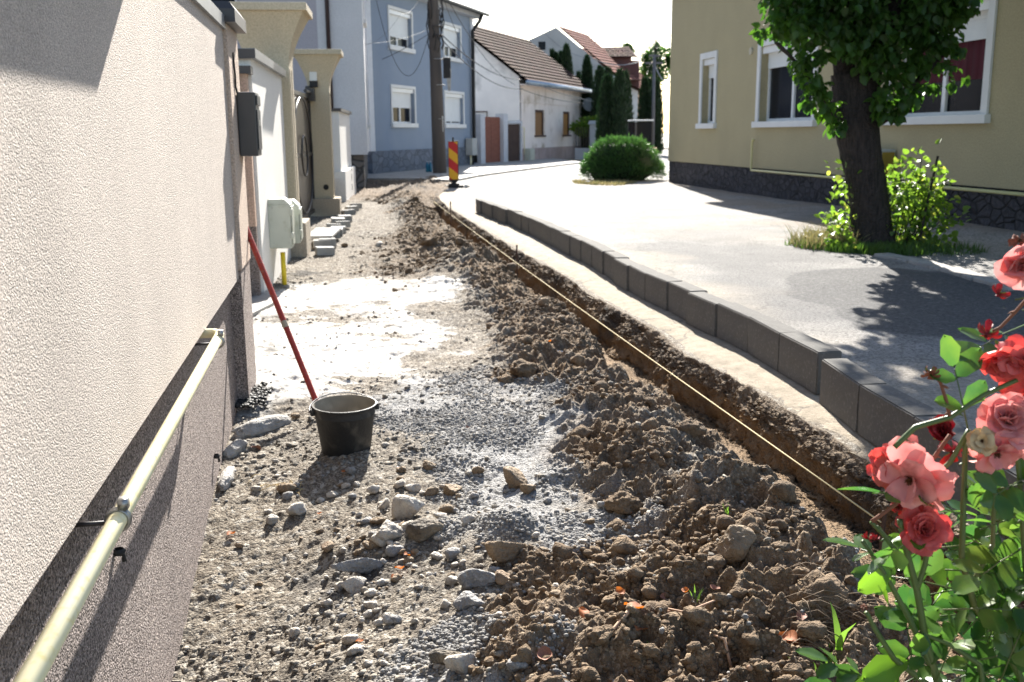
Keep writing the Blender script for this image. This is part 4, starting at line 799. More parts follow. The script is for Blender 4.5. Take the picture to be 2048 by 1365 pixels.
M_post = mat('whitewashed_post', (.55, .56, .6), (.48, .49, .52), ns=3)
box('gate_post', M_post, t, lo - .45, lo - .02, -.2, .2, -.1, 2.2); box('gate_post', M_post, t, hi + .02, hi + .42, -.2, .2, -.1, 2.15)
t = thing('dark_door', 'dark brown garden door with a small tiled top beside white old house', 'door', FY.W(0, 0, 0), FY.rz)
lo, hi = min(h0, h1), max(h0, h1); leaf(lo, hi, M_dkb, t, 1.75); box('lintel', M_post, t, lo - .1, hi + .1, -.12, .12, 1.78, 1.9); box('door_post', M_post, t, lo - .14, lo - .01, -.1, .1, -.1, 1.78)
# ------------------------------------------------------------------ houses and trees at the back
def gable_house(name, lab, F, L_, W_, Hw, Hr, mw, mr, ovh=.4):
    t = thing(name, lab, 'house', F.o, F.rz)
    m = MB().box(0, L_, 0.001, W_ - .001, -.3, Hw); m.build('wall', mw, t)
    for s_ in (-.03, L_ - .17): MB().extr([(s_, 0, Hw - .01), (s_, W_, Hw - .01), (s_, W_ / 2, Hw + Hr)], (.2, 0, 0)).build('gable', mw, t)
    k = Hr / (W_ / 2)
    roofplane('roof', [(-ovh, -ovh, Hw - ovh * k), (L_ + ovh, -ovh, Hw - ovh * k), (L_ + ovh, W_ / 2, Hw + Hr), (-ovh, W_ / 2, Hw + Hr)], mr, t); roofplane('roof', [(L_ + ovh, W_ + ovh, Hw - ovh * k), (-ovh, W_ + ovh, Hw - ovh * k), (-ovh, W_ / 2, Hw + Hr), (L_ + ovh, W_ / 2, Hw + Hr)], mr, t)
    return t
M_gw = mat('grey_gable_render', (.47, .45, .44), (.40, .385, .375), ns=.7, c3=(.33, .32, .31), ns3=.5); M_redt = bpy.data.materials.new('red_tiles'); tile_mat(M_redt, (.24, .075, .05), (.19, .06, .045), (.10, .05, .04), 1, 1)
M_brt = bpy.data.materials.new('brown_ribbed_tiles'); tile_mat(M_brt, (.26, .16, .12), (.20, .12, .09), (.05, .03, .03), .6, .6)
# big grey gable: peak at px 1112,55 ; foot of slope about 1255,175
pk = U(1112, 55, 66); rgt = U(1238, 160, 66); lft = U(1000, 108, 66)
t = thing('grey_gable_house', 'tall house with blank grey gable wall and small dark window behind the conifers', 'house', (pk.x, 66, 0), 0)
MB().extr([(rgt.x - pk.x, 0, -.3), (rgt.x - pk.x, 0, rgt.z), (0, 0, pk.z), (lft.x - pk.x, 0, lft.z), (lft.x - pk.x, 0, -.3)], (0, 9, 0)).build('wall', M_gw, t)
e = U(1084, 92, 66); MB().box(e.x - pk.x - .22, e.x - pk.x + .22, -.03, 0, e.z - .25, e.z + .25).build('window', glass(), t)
# roof slope visible behind the verge on the right
rt_ = Vector((rgt.x - pk.x, 0, rgt.z)); pz = Vector((0, 0, pk.z)); n_ = Vector((0, 1, 0))
roofplane('roof', [rt_ + Vector((.2, .3, .0)), rt_ + Vector((2.6, 9.5, .4)), pz + Vector((2.6, 9.5, .4)), pz + Vector((.1, .3, .1))], M_redt, t, th=.05)
t.children[0].name = 'wall'
t = thing('brown_clad_house', 'house with dark red brown metal cladding under a ribbed tile roof', 'house', (0, 0, 0), 0)
q0, q1 = U(1196, 112, 74), U(1280, 185, 74); qe = U(1262, 185, 74)
M_clad = mat('red_brown_cladding', (.105, .035, .032), (.085, .03, .028), ns=1, rough=.5)
MB().box(q0.x, qe.x, 74, 80, q1.z, q0.z).build('cladding', M_clad, t); MB().box(qe.x + .02, q1.x, 74.6, 80, q1.z, q0.z - .3).build('cladding', M_clad, t)
MB().box(q0.x, q1.x - .6, 74.8, 80, -.3, q1.z - .02).build('wall', mat('cream_wall', (.58, .52, .45), (.5, .45, .4)), t)
r0, r1, r2 = U(1178, 115, 73.5), U(1270, 115, 73.5), U(1258, 95, 76.5); r3 = U(1186, 97, 76.5)
roofplane('roof', [r0, r1, r2, r3], M_brt, t, th=.05); r4 = U(1283, 130, 78); MB().add([r1, U(1283, 122, 80), r2], [(0, 1, 2)]).build('roof_hip', M_brt, t)
t = gable_house('orange_house', 'low house with red roof and pale orange wall near the right edge of the gap', Frame(9.3, 84, .45, 1), 10, 8, 5.2, 3.0, mat('pale_orange_wall', (.60, .40, .26), (.55, .36, .23)), M_redt)
t = gable_house('dark_roof_house', 'house whose dark roof shows just above the brown tiled ridge', Frame(-3.6, 62, .35, 1), 7, 7, 5.4, 2.9, M_gw, M_dkroof)
t = gable_house('white_side_house', 'narrow white house wall showing between the two conifer groups', Frame(9.0, 72.0, -.15, 1), 8, 5, 4.2, 1.0, mat('plain_white_wall', (.66, .65, .64), (.6, .59, .58)), M_redt)  # wall material is plain white
# ------------------------------------------------------------------ olive house on the right
FR_ = Frame(4.24, 27.17, -.15, 1)
t = thing('olive_house', 'olive beige house with white window surrounds and dark stone plinth on the right', 'house', FR_.o, FR_.rz)
M_olive = stucco('olive_render', (.40, .345, .215), (.37, .32, .20), 45, .5, .004, dark=.88)
M_dstone = cellstone('dark_stone_plinth', (.040, .038, .045), (.062, .058, .068), (.025, .024, .028), (4.5, 4.5, 7.0), 1.0, .07)
HR = 4.98; LR = 20.0
def hpx(x0, x1, yy, z0, z1, tr): 
    a = FR_.px(x0, yy)[0]; b = FR_.px(x1, yy)[0]; a, b = min(a, b), max(a, b); return (a + tr, b - tr, z0, z1 - tr)
TR = .14
h1_ = hpx(1401, 1434, 180, 1.52, 3.15, TR); h2_ = hpx(1516, 1636, 160, 1.52, 3.15, TR); h3_ = hpx(1775, 1984, 150, 1.52, 3.15, TR)
facade([h1_, h2_, h3_], -LR, 0, .57, HR, 0, .24, 1).build('wall', M_olive, t)
M_cur = mat('dark_red_curtain', (.085, .014, .024), (.05, .009, .014), ns=2, rough=.9, streak=(14, 14, .3))
window(t, h1_, 0, 1, shutter=.20, leaves=1, trim=TR, depth=.22); window(t, h2_, 0, 1, shutter=.20, leaves=2, trim=TR, depth=.22, curtain=None); window(t, h3_, 0, 1, shutter=.24, leaves=2, trim=TR, depth=.22, curtain=M_cur)
box('plinth', M_dstone, t, -LR, -.002, -.3, -.03, -.3, .568); box('far_wall', M_olive, t, -.25, -.001, -10, -.35, -.3, HR)
MB().box(-LR, .30, -.2, .28, HR, HR + .14).build('eave_soffit', mat('brown_soffit', (.16, .09, .05), (.12, .07, .04)), t)
roofplane('roof', [(.33, .33, HR + .1), (-LR, .33, HR + .1), (-LR, -4.5, HR + 2.6), (.33, -4.5, HR + 2.6)], M_tile, t)
MB().tube([(-2.5, .035, 2.85), (-2.5, .05, 2.85)], .07, 16).build('vent_cap', M_trim, t) if False else None
sv_ = FR_.px(1504, 103)[0]; zv_ = FR_.px(1504, 103)[1]
MB().tube([(sv_, .0, zv_), (sv_, .04, zv_)], .075, 18).build('vent_cap', mat('vent_cream', (.5, .46, .36), (.45, .42, .33)), t, smooth=True, auto=40)
t = thing('yellow_wall_pipe', 'thin yellow gas pipe along the olive house just above its stone plinth', 'pipe', FR_.o, FR_.rz)
sa = FR_.px(1512, 338)[0]
MB().tube([(sa - .05, .09, 1.14), (sa, .1, 1.16), (sa + .02, .10, 1.10), (sa + .02, .10, .56), (sa - .04, .12, .53), (-LR, .12, .53)], .024, 8).build('tube', mat('pale_yellow_pipe', (.62, .56, .28), (.55, .50, .25), rough=.4), t, smooth=True)
sb_ = FR_.px(1770, 330)[0]
t = thing('gas_regulator_box', 'small grey gas box on the olive wall behind the tree trunk', 'meter box', FR_.W(sb_ - .35, .03, .55), FR_.rz)
box('housing', mat('grey_plastic', (.42, .44, .42), (.36, .38, .36)), t, 0, .62, 0, .24, 0, .48, bevel=.01); box('door', mat('ochre_door', (.30, .22, .04), (.22, .16, .03)), t, -.014, -.001, .02, .22, .03, .44)
# ================================================================== KERB BLOCKS
_kb = [G(*p) for p in [(952,424),(978,436),(1006,447),(1034,457),(1048,464),(1079,480),(1093,488),(1115,499),(1152,518),(1195,543),(1220,559),(1255,582),(1291,603),(1340,625),(1388,653),(1445,682),(1503,712),(1577,757),(1636,792)]]
_kb2 = [G(1642, 808), G(1727, 875), G(1850, 960), G(2048, 1098)]; _kb2.append(_kb2[-1] + (_kb2[-1] - _kb2[-2]).normalized() * 1.6)
def resample(P, step):
    out = [P[0].copy()]; i = 0; cur = P[0].copy(); left = step
    while i < len(P) - 1:
        seg = (P[i + 1] - cur).length
        if seg >= left: cur = cur + (P[i + 1] - cur).normalized() * left; out.append(cur.copy()); left = step
        else: left -= seg; i += 1; cur = P[i].copy()
    return out
M_kerb = mat('grey_kerb_concrete', (.135, .130, .120), (.108, .104, .097), ns=2.5, rough=.92, bump=.5, bs=140, c3=(.18, .172, .16), ns3=60, bumpd=.004, spec=.15)
def kerb_mesh(seed):
    b = MB().box(-.248, .248, -.006, .124, 0, .225); me = bpy.data.meshes.new('kerb_block'); me.from_pydata(b.V, [], b.F); me.materials.append(M_kerb)
    bm = bmesh.new(); bm.from_mesh(me); bmesh.ops.recalc_face_normals(bm, faces=bm.faces); bmesh.ops.bevel(bm, geom=list(bm.edges), offset=.006, segments=2, affect='EDGES'); bmesh.ops.subdivide_edges(bm, edges=[e for e in bm.edges if e.calc_length() > .1], cuts=9, use_grid_fill=True)
    for v_ in bm.verts:
        n = fbm(v_.co.x + seed, v_.co.y, 14, 3, z=v_.co.z); v_.co += v_.normal * float(n) * .0022
    bm.to_mesh(me); bm.free(); return me
KM = [kerb_mesh(i * 3.3) for i in range(5)]
pts = resample(_kb[::-1], .503); rb = random.Random(4); nb_ = 0
def put_kerb(a, b, label, extra=0.0, dz=0.0):
    global nb_
    d = (b - a).normalized(); mid = (a + b) / 2; z = float(road_h(mid.x + .06, mid.y)) + .001 + dz
    o = link('kerb_block', KM[nb_ % 5]); o.location = (mid.x + extra * d.y, mid.y - extra * d.x, z); ang = atan2(d.y, d.x)
    # local +y must point to the road (right)
    o.rotation_euler = (rb.gauss(0, .006), rb.gauss(0, .006), ang + pi + rb.gauss(0, .012)) if d.y > 0 else (rb.gauss(0, .006), rb.gauss(0, .006), ang + rb.gauss(0, .012))
    tag(o, label, 'kerb block', 'grey concrete kerb blocks standing in a row along the road'); nb_ += 1
for i in range(len(pts) - 1):
    lab = 'grey concrete kerb block in the long row along the road'
    if i == 0: lab = 'kerb block directly beyond the one that juts out of line'
    if i == len(pts) - 2: lab = 'farthest kerb block at the far end of the row'
    put_kerb(pts[i], pts[i + 1], lab, rb.uniform(-.012, .012))
pts = resample(_kb2, .503)
for i in range(len(pts) - 1):
    put_kerb(pts[i + 1], pts[i], ('kerb block jutting out of the line towards the trench', 'kerb block right beside the rose blooms, second from the jutting one', 'kerb block half hidden behind the pink roses', 'kerb block hidden behind the lower rose leaves')[min(i, 3)], rb.uniform(-.008, .008))
# ------------------------------------------------------------------ string line and stakes
M_string = mat('pale_yellow_string', (.72, .60, .33), (.62, .50, .26), ns=200, rough=.7)
s0 = U(1762, 1045, 3.2); s1 = U(868, 404, 18.5); s1.z = max(s1.z, .05)
o = MB().tube([s0.lerp(s1, i / 20) - Vector((0, 0, .02 * 4 * (i / 20) * (1 - i / 20))) for i in range(21)], .0028, 6).build('guide_string', M_string, smooth=True); tag(o, 'thin pale yellow guide string stretched along the trench', 'string')
M_rust = mat('rusty_iron', (.10, .06, .045), (.07, .045, .035), ns=30, rough=.8)
for a, b, h, lab in ((1034, 528, .30, 'rusty iron stake standing in the trench, nearer of the pair'), (902, 455, .48, 'rusty iron stake at the far end of the trench')):
    q = G(a, b, -.02); o = MB().tube([(0, 0, -.1), (0, 0, h)], .009, 8).build('iron_stake', M_rust); o.location = (q.x, q.y, -.12); tag(o, lab, 'stake')
q = s0 + Vector((.0, 0, 0)); o = MB().tube([(0, 0, -.4), (.01, 0, .16)], .008, 8).build('iron_stake', M_rust); o.location = (q.x, q.y, q.z - .12); tag(o, 'iron stake holding the near end of the guide string behind the roses', 'stake')
# ------------------------------------------------------------------ bucket and red pole
bq = G(696, 893); zb = float(theight(bq.x, bq.y + .13)) - .004
M_bk = mat('black_bucket_plastic', (.024, .024, .025), (.040, .039, .038), ns=5, rough=.62, spec=.3, c3=(.12, .11, .095), ns3=11, bump=.15, bs=60)
M_bki = mat('mortar_stained_plastic', (.27, .24, .19), (.14, .125, .10), ns=6, rough=.8, c3=(.36, .33, .27), ns3=10)
t = thing('bucket', 'black plastic builder bucket standing on the dug up ground', 'bucket', (bq.x - .018, bq.y + .06, zb - .006), 0.35); t.rotation_euler = (radians(1.0), radians(0), .35); t.scale = (.90, .90, .90)
MB().lathe([(0, 0), (.112, 0), (.118, .004), (.143, .190), (.146, .192), (.147, .225), (.150, .2255), (.156, .232), (.155, .239), (.149, .240)], 56).build('shell', M_bk, t, smooth=True, auto=50)
MB().lathe([(.149, .2398), (.146, .230), (.139, .18), (.115, .010), (.0, .008)], 56).build('lining', M_bki, t, smooth=True, auto=50)
for a_ in (0, pi): 
    MB().box(.148, .166, -.016, .016, .195, .228).build('handle_lug', M_bk, t, bevel=.004).rotation_euler = (0, 0, a_)
hp = [( .164 * cos(a), .158 * sin(a) * .985, .212 + .034 * sin(a) ** .6 if sin(a) > 0 else .212) for a in np.linspace(0, pi, 33)]
hp = [(.168 * cos(a), .163 * sin(a), .214 + .036 * sin(a)) for a in np.linspace(0, pi, 33)]
MB().tube(hp, .0032, 8).build('handle', M_steel if False else mat('wire_handle', (.12, .12, .125), (.08, .08, .08), rough=.35, metal=.8), t, smooth=True)
top = FP1.W(.47, .03, .885); base = G(646, 823); base.z = float(theight(base.x, base.y))
M_red = mat('faded_red_paint', (.40, .045, .03), (.33, .035, .025), ns=6, rough=.45, spec=.4, c3=(.30, .12, .08), ns3=60)
t = thing('red_pole', 'thin red levelling pole leaning from behind the bucket against the beige pillar', 'pole', base, 0)
dv = top - base; L_ = dv.length; uv_ = dv.normalized(); Pp = lambda k: uv_ * (L_ * k)
MB().tube([Pp(.0), Pp(.44)], .0145, 14).build('lower_tube', M_red, t, smooth=True, auto=50); MB().tube([Pp(.465), Pp(.995)], .0150, 14).build('upper_tube', M_red, t, smooth=True, auto=50)
MB().tube([Pp(.437), Pp(.468)], .0170, 14).build('joint_sleeve', mat('bare_joint', (.45, .38, .27), (.36, .30, .22)), t, smooth=True, auto=50); MB().tube([Pp(.993), Pp(1.0), Pp(1.003)], [.0155, .014, .006], 14).build('end_cap', MATS['dark_roof'], t, smooth=True)
# ------------------------------------------------------------------ paving setts by the gate
M_sett = mat('pale_sett', (.38, .375, .36), (.30, .295, .28), ns=6, rough=.85, bump=.4, bs=90)
setts = [(650,512,.2,.0),(655,497,.15,.02),(664,482,.1,.03),(671,475,.05,.02),(677,467,.1,.0),(686,457,.2,.02),(690,445,.2,.0),(644,498,.15,.01),(655,478,.1,.0),(667,463,.1,.02),(676,452,.1,.03),(697,431,.4,.0),(704,425,.3,.02),(712,421,.2,.02)]
for i, (a, b, rz, dz) in enumerate(setts):
    q = G(a, b); o = MB().box(-.10, .10, -.10, .10, 0, .09).build('paving_block', M_sett, bevel=.006); o.location = (q.x, q.y, float(theight(q.x, q.y)) + dz); o.rotation_euler = (r_.normal(0, .05), r_.normal(0, .05), rz + .1)
    tag(o, 'loose pale paving block piled before the metal gate' if i < 11 else 'loose pale paving block by the second gate pillar', 'paving block', 'loose pale paving blocks')
o = MB().box(-.55, .55, -.16, .16, 0, .03).build('stone_threshold', M_sett, bevel=.004); q = G(640, 470, .1); o.location = (q.x + .05, q.y, .11); o.rotation_euler = (0, 0, radians(94)); tag(o, 'pale threshold slab in front of the metal gate', 'slab')
# ------------------------------------------------------------------ warning beacon board
q = G(908, 376); t = thing('warning_board', 'red and yellow striped road work beacon board on a black base', 'sign', (q.x, q.y, .005), radians(-4))
W_, H_, z0 = .225, .98, .17
bd = box('board', M_black, t, -W_ / 2 - .012, W_ / 2 + .012, -.02, .02, z0 + .01, z0 + H_, bevel=.008)
m = MB(); vs = []
def clip(poly, ax, lim, sgn):
    out = []
    for i in range(len(poly)):
        a, b = poly[i], poly[(i + 1) % len(poly)]; ia, ib = sgn * (a[ax] - lim) >= 0, sgn * (b[ax] - lim) >= 0
        if ia: out.append(a)
        if ia != ib: k = (lim - a[ax]) / (b[ax] - a[ax]); out.append((a[0] + (b[0] - a[0]) * k, a[1] + (b[1] - a[1]) * k))
    return out
def stripes(col_i):
    m = MB(); P_ = .24; sl = .175
    for k in range(-2, 8):
        zt = z0 + H_ - .02 + .10 - k * P_
        if (k % 2) != col_i: continue
        poly = [(-W_ / 2, zt + .0), (W_ / 2, zt - sl), (W_ / 2, zt - sl - P_), (-W_ / 2, zt - P_)]
        for lim, sg in ((z0 + .03, 1), (z0 + H_ - .02, -1)): 
            poly = clip(poly, 1, lim, sg)
            if len(poly) < 3: break
        if len(poly) >= 3: m.extr([(x, -.0215, z) for x, z in poly], (0, -.0015, 0))
    return m
stripes(0).build('red_stripes', mat('sign_red', (.48, .02, .02), (.42, .018, .018), rough=.4), bd); stripes(1).build('yellow_stripes', mat('sign_yellow', (.72, .38, .02), (.66, .34, .02), rough=.4), bd)
MB().extr([(-W_ / 2, -.015, z0 + .01), (W_ / 2, -.015, z0 + .01), (.04, -.015, .09), (-.04, -.015, .09)], (0, .03, 0)).build('tapered_foot', M_black, t)
MB().box(-.13, .13, -.10, .10, 0, .11).box(-.24, -.131, -.06, .06, 0, .06).box(.131, .24, -.06, .06, 0, .06).build('rubber_base', M_black, t, bevel=.012)
MB().tube([(0, 0, z0 + H_), (0, 0, z0 + H_ + .09)], .022, 10).build('lug', M_black, t)
t2 = tag(MB().tube([(0, 0, .02), (0, .25, .03), (.05, .4, .02)], .05, 8).build('sand_bag', mat('pale_sack', (.5, .48, .44), (.4, .38, .35)), smooth=True), 'small pale sandbag lying beside the black base of the beacon board', 'sandbag'); t2.location = (q.x + .30, q.y - .1, 0)
# ------------------------------------------------------------------ concrete street pole, bottles
pq = G(880, 350); PY = pq.y
t = thing('street_pole', 'tall round concrete utility pole wrapped in cables at the top, before the blue house', 'pole', (pq.x, pq.y, 0), 0)
M_pole = mat('weathered_pole_concrete', (.10, .085, .075), (.075, .064, .058), ns=1.2, streak=(3, 3, .4), bump=.3, bs=20)
tp = U(866, 0, PY); hx = (tp.x - pq.x)
MB().tube([(0, 0, -.2), (hx * .5, 0, tp.z * .5), (hx, 0, tp.z), (hx * 1.4, 0, tp.z * 1.4)], [.235, .20, .165, .14], 20).build('shaft', M_pole, t, smooth=True, auto=40)
def at_px(a, b): v_ = U(a, b, PY - .2); return (v_.x - pq.x, -.2, v_.z)
for (a, b) in ((872, 52), (872, 70), (874, 118), (877, 170), (878, 238)):
    c_ = at_px(a, b); MB().tube([(c_[0] + .20 * cos(x), .2 * sin(x), c_[2]) for x in np.linspace(0, 2 * pi, 17)], .012 if b > 100 else .02, 5).build('band', M_steel if b > 100 else M_dkmetal, t, smooth=True)
m = MB(); 
for k in range(26):
    a_ = random.Random(k).uniform(0, 2 * pi); c_ = at_px(870, random.Random(k + 50).uniform(10, 90)); r1 = .20 + .05 * random.Random(k + 9).random(); l_ = random.Random(k + 70).uniform(.3, 1.0)
    m.tube([(c_[0] + r1 * cos(a_), r1 * sin(a_), c_[2] + l_ / 2), (c_[0] + (r1 + .05) * cos(a_ + .4), (r1 + .05) * sin(a_ + .4), c_[2]), (c_[0] + r1 * cos(a_ + .1), r1 * sin(a_ + .1), c_[2] - l_ / 2)], .018, 5)
m.build('cable_bundle', M_black, t, smooth=True)
c_ = at_px(888, 135); MB().box(c_[0] - .02, c_[0] + .22, -.32, -.16, c_[2] - .35, c_[2] + .3).build('junction_box', M_black, t, bevel=.02); MB().frustum((c_[0] + .12, c_[0] + .2, -.3, -.2, c_[2] - .75), (c_[0] + .05, c_[0] + .24, -.32, -.18, c_[2] - .05)).build('lamp_head', M_sett, t)
c_ = at_px(883, 248); MB().box(c_[0] - .05, c_[0] + .05, -.14, -.135, c_[2] - .25, c_[2] + .25).build('notice_sheet', M_trim, t)
MB().box(-.28, -.02, -.26, -.2, .05, .5).build('red_mark', mat('red_tape', (.35, .02, .05), (.3, .02, .04)), t) if False else None
for i, (a, c__) in enumerate(((855, (.02, .10, .22)), (861, (.02, .14, .20)))):
    q2 = G(a, 348); t = thing('water_bottle', ('blue plastic water bottle beside the concrete pole, left one', 'blue plastic water bottle beside the concrete pole, right one')[i], 'bottle', (q2.x, q2.y, .06)); 
    MB().lathe([(0, 0), (.055, .002), (.058, .02), (.054, .12), (.058, .14), (.058, .24), (.02, .32), (.016, .34)], 16).build('shell', mat('blue_bottle_%d' % i if False else 'blue_bottle', (.03, .16, .30), (.03, .2, .28), rough=.15), t, smooth=True); MB().lathe([(.018, .335), (.018, .36), (0, .362)], 12).build('cap', M_trim, t)
# cables
M_cab = mat('cable_black', (.03, .03, .033), (.04, .04, .042), rough=.6); M_cabg = mat('cable_grey', (.30, .31, .33), (.25, .26, .28), rough=.45)
def wire(lab, pts_, sag, r=.014, m_=None, n=20, grp=None):
    P = [U(*p) for p in pts_]; al = []
    for a, b in zip(P[:-1], P[1:]): al += catenary(a, b, sag, n)
    return tag(MB().tube(al, r, 6, caps=False).build('overhead_cable', m_ or M_cab, smooth=True), lab, 'cable', grp)
wire('black cable loop hanging low between the lilac building and the pole', [(748, -20, 33), (857, 70, PY)], 1.9, .009)
wire('black cable sagging from the pole to the blue house corner', [(884, -10, PY), (938, 128, FB.W(10, -.1, 0).y)], .05, .010)
wire('dark cable from the pole towards the old white house, upper one', [(886, 72, PY), (1044, 160, 47)], .35, .018)
wire('dark cable from the pole towards the old white house, lower one', [(886, 82, PY), (1046, 178, 47)], .45, .016)
wire('thin cable from the pole down across the white gable', [(880, -30, PY), (1030, 170, 47.3)], .5, .012)
wire('grey cable running along the old white house front to the conifers', [(1040, 150, 47), (1165, 198, 53), (1216, 198, 60)], .15, .014, M_cabg)
wire('lower cable along the old white house front', [(1046, 180, 47), (1165, 206, 53)], .12, .012)
wire('bright cable crossing before the grey gable house', [(1090, 66, 60), (1180, 115, 62), (1282, 122, 64)], .35, .022, M_cabg)
wire('shiny pale cable rising from the lilac wall past the blue house', [(715, 92, 29), (800, 30, 33), (850, -25, 36)], .25, .0045, mat('cable_shiny', (.14, .14, .15), (.11, .11, .12), rough=.6))
wire('second pale cable reaching from the lilac wall to the pole', [(716, 88, 29), (860, 58, PY)], .12, .004, MATS['cable_shiny'])
wire('dark stay wire crossing the blue house front', [(755, 123, 34.5), (858, 68, PY)], .05, .009)
wire('cable at the right edge of the sky gap', [(1308, 125, 58), (1345, 160, 58)], .5, .03, M_cabg)
# ================================================================== FOLIAGE
def leafcard(kind):
    """one leaf in local x(len) y(width) z; returns verts, quads/tris (list of tri)"""
    if kind == 'heart': pts = [(0, 0, 0), (.05, .32, .05), (.35, .46, .10), (.72, .30, .06), (1.05, 0, -.06), (.72, -.30, .06), (.35, -.46, .10), (.05, -.32, .05), (.5, 0, -.01)]; F = [(8, i, (i + 1) % 8) for i in range(8)]
    elif kind == 'rose': pts = [(0, 0, 0), (.18, .20, .03), (.5, .30, .05), (.82, .17, .02), (1.0, 0, -.05), (.82, -.17, .02), (.5, -.30, .05), (.18, -.20, .03), (.5, 0, -.01)]; F = [(8, i, (i + 1) % 8) for i in range(8)]
    elif kind == 'spray': pts = [(0, 0, 0), (.35, .10, .02), (1.0, 0, .0), (.35, -.10, .02)]; F = [(0, 1, 2), (0, 2, 3)]
    elif kind == 'tuft': pts = [(0, 0, 0), (.5, .05, .03), (1.0, 0, .06), (.5, -.05, .03)]; F = [(0, 1, 2), (0, 2, 3)]
    return np.array(pts, float), np.array(F)
def leaves(P, D, size, kind, seed=0, jit=.5, up=(0, 0, 1), roll=.6):
    """P (n,3) positions, D (n,3) growth directions"""
    r = np.random.default_rng(seed); n = len(P); B, F = leafcard(kind)
    D = D + r.normal(0, jit, (n, 3)); D /= np.linalg.norm(D, axis=1, keepdims=True) + 1e-9
    Nn = np.array(up)[None] + r.normal(0, roll, (n, 3)); S = np.cross(Nn, D); S /= np.linalg.norm(S, axis=1, keepdims=True) + 1e-9; N2 = np.cross(D, S)
    size = np.broadcast_to(size, (n,)); V = P[:, None] + size[:, None, None] * (B[None, :, 0, None] * D[:, None] + B[None, :, 1, None] * S[:, None] + B[None, :, 2, None] * N2[:, None] * 1.6)
    Fs = (F[None] + (np.arange(n) * len(B))[:, None, None]).reshape(-1, 3); return V.reshape(-1, 3), Fs
def blobpts(n, c, rad, seed, shell=.5, clump=14, cr=.35, squash=1.0):
    """points grouped in clumps spread through an ellipsoid volume"""
    r = np.random.default_rng(seed); c = np.array(c); rad = np.array(rad)
    d = r.normal(size=(clump, 3)); d /= np.linalg.norm(d, axis=1, keepdims=True); cc = d * (shell + (1 - shell) * r.random((clump, 1))) ** .7
    k = r.integers(0, clump, n); q = r.normal(size=(n, 3)); q /= np.linalg.norm(q, axis=1, keepdims=True); q = q * (r.random((n, 1)) ** .45) * cr * r.uniform(.6, 1.2, clump)[k][:, None]
    p = cc[k] + q; D = p / (np.linalg.norm(p, axis=1, keepdims=True) + 1e-6); return c + p * rad, D
def leafmat(name, c1, c2, trans=.4, ns=3, c3=None, rough=.45):
    return mat(name, c1, c2, ns=ns, rough=rough, spec=.4, trans=trans, c3=c3, ns3=6, tgain=2.2)
M_lf = leafmat('linden_leaf', (.040, .088, .018), (.024, .060, .014), .46); M_lfy = leafmat('young_leaf', (.13, .20, .042), (.075, .135, .028), .5, c3=(.30, .30, .08))
M_bark = mat('dark_bark', (.055, .043, .038), (.026, .021, .019), ns=16, rough=.95, bump=1.0, bs=34, streak=(3, 3, .35), bumpd=.05)
# --- street tree
TY = 11.47; tb = U(1745, 492, TY)
t = thing('linden_tree', 'leaning street tree with dark trunk and dense green crown before the olive house', 'tree', (tb.x, TY, 0), 0)
def tp_(a, b, dy=0): v_ = U(a, b, TY + dy); return Vector((v_.x - tb.x, dy, v_.z))
tr_pts = [tp_(1747, 500), tp_(1744, 470), tp_(1740, 420), tp_(1734, 370), tp_(1722, 310), tp_(1712, 250), tp_(1710, 200), tp_(1712, 150)]; tr_pts[0].z = -.15
rr = [.30, .222, .208, .206, .212, .232, .245, .265]
b = MB().tube(tr_pts, rr, 40, caps=False); 
limbs = [([tp_(1700, 175), tp_(1690, 110), tp_(1672, 40), tp_(1650, -60, .2), tp_(1600, -200, .4)], [.17, .13, .115, .09, .05]), ([tp_(1722, 175), tp_(1748, 110), tp_(1785, 30, -.2), tp_(1830, -60, -.3), tp_(1880, -180, -.5)], [.17, .13, .11, .085, .05]), ([tp_(1712, 180), tp_(1712, 90, .15), tp_(1716, -20, .3), tp_(1720, -200, .3), tp_(1730, -420, .2)], [.16, .13, .11, .08, .04]),
         ([tp_(1740, 240), tp_(1790, 200, -.25), tp_(1850, 150, -.3), tp_(1900, 90, -.4)], [.07, .04, .028, .012]), ([tp_(1690, 260), tp_(1650, 200, -.2), tp_(1600, 130, -.35), tp_(1550, 85, -.4)], [.06, .035, .022, .01]), ([tp_(1735, 260), tp_(1775, 235, -.25), tp_(1820, 222, -.3)], [.05, .025, .01])]
for P_, R_ in limbs: b.tube(P_, R_, 12, caps=False)
o = b.build('trunk', M_bark, t, smooth=True)
me = o.data
md = o.modifiers.new('sub', 'SUBSURF'); md.levels = 2; md.render_levels = 2
tx = bpy.data.textures.new('bark_ridges', 'VORONOI'); tx.noise_scale = .06
dm = o.modifiers.new('disp', 'DISPLACE'); dm.texture = tx; dm.strength = .03; dm.mid_level = .3; dm.texture_coords = 'LOCAL'
PV, PD, PS = [], [], []
cl = r_
spots = []
for k in range(470):
    # crown volume in photo-plane coordinates of the tree, full crown goes on above the frame
    th_ = cl.uniform(0, 2 * pi); zz = cl.uniform(2.35, 3.5) if k < 140 else cl.uniform(3.2, 6.6); rx = 1.10 if zz < 2.95 else (1.10 + (zz - 2.95) * .85 if zz < 4.45 else 2.37 * sqrt(max(0.05, 1 - ((zz - 4.45) / 2.4) ** 2)))
    if zz < 2.6: rx = .5 + (zz - 2.1) * 1.1
    rad_ = rx * sqrt(cl.uniform(.10, 1)); spots.append((-.25 + .12 * zz * 0 + rad_ * cos(th_), rad_ * .95 * sin(th_), zz, cl.uniform(.16, .34), 62))
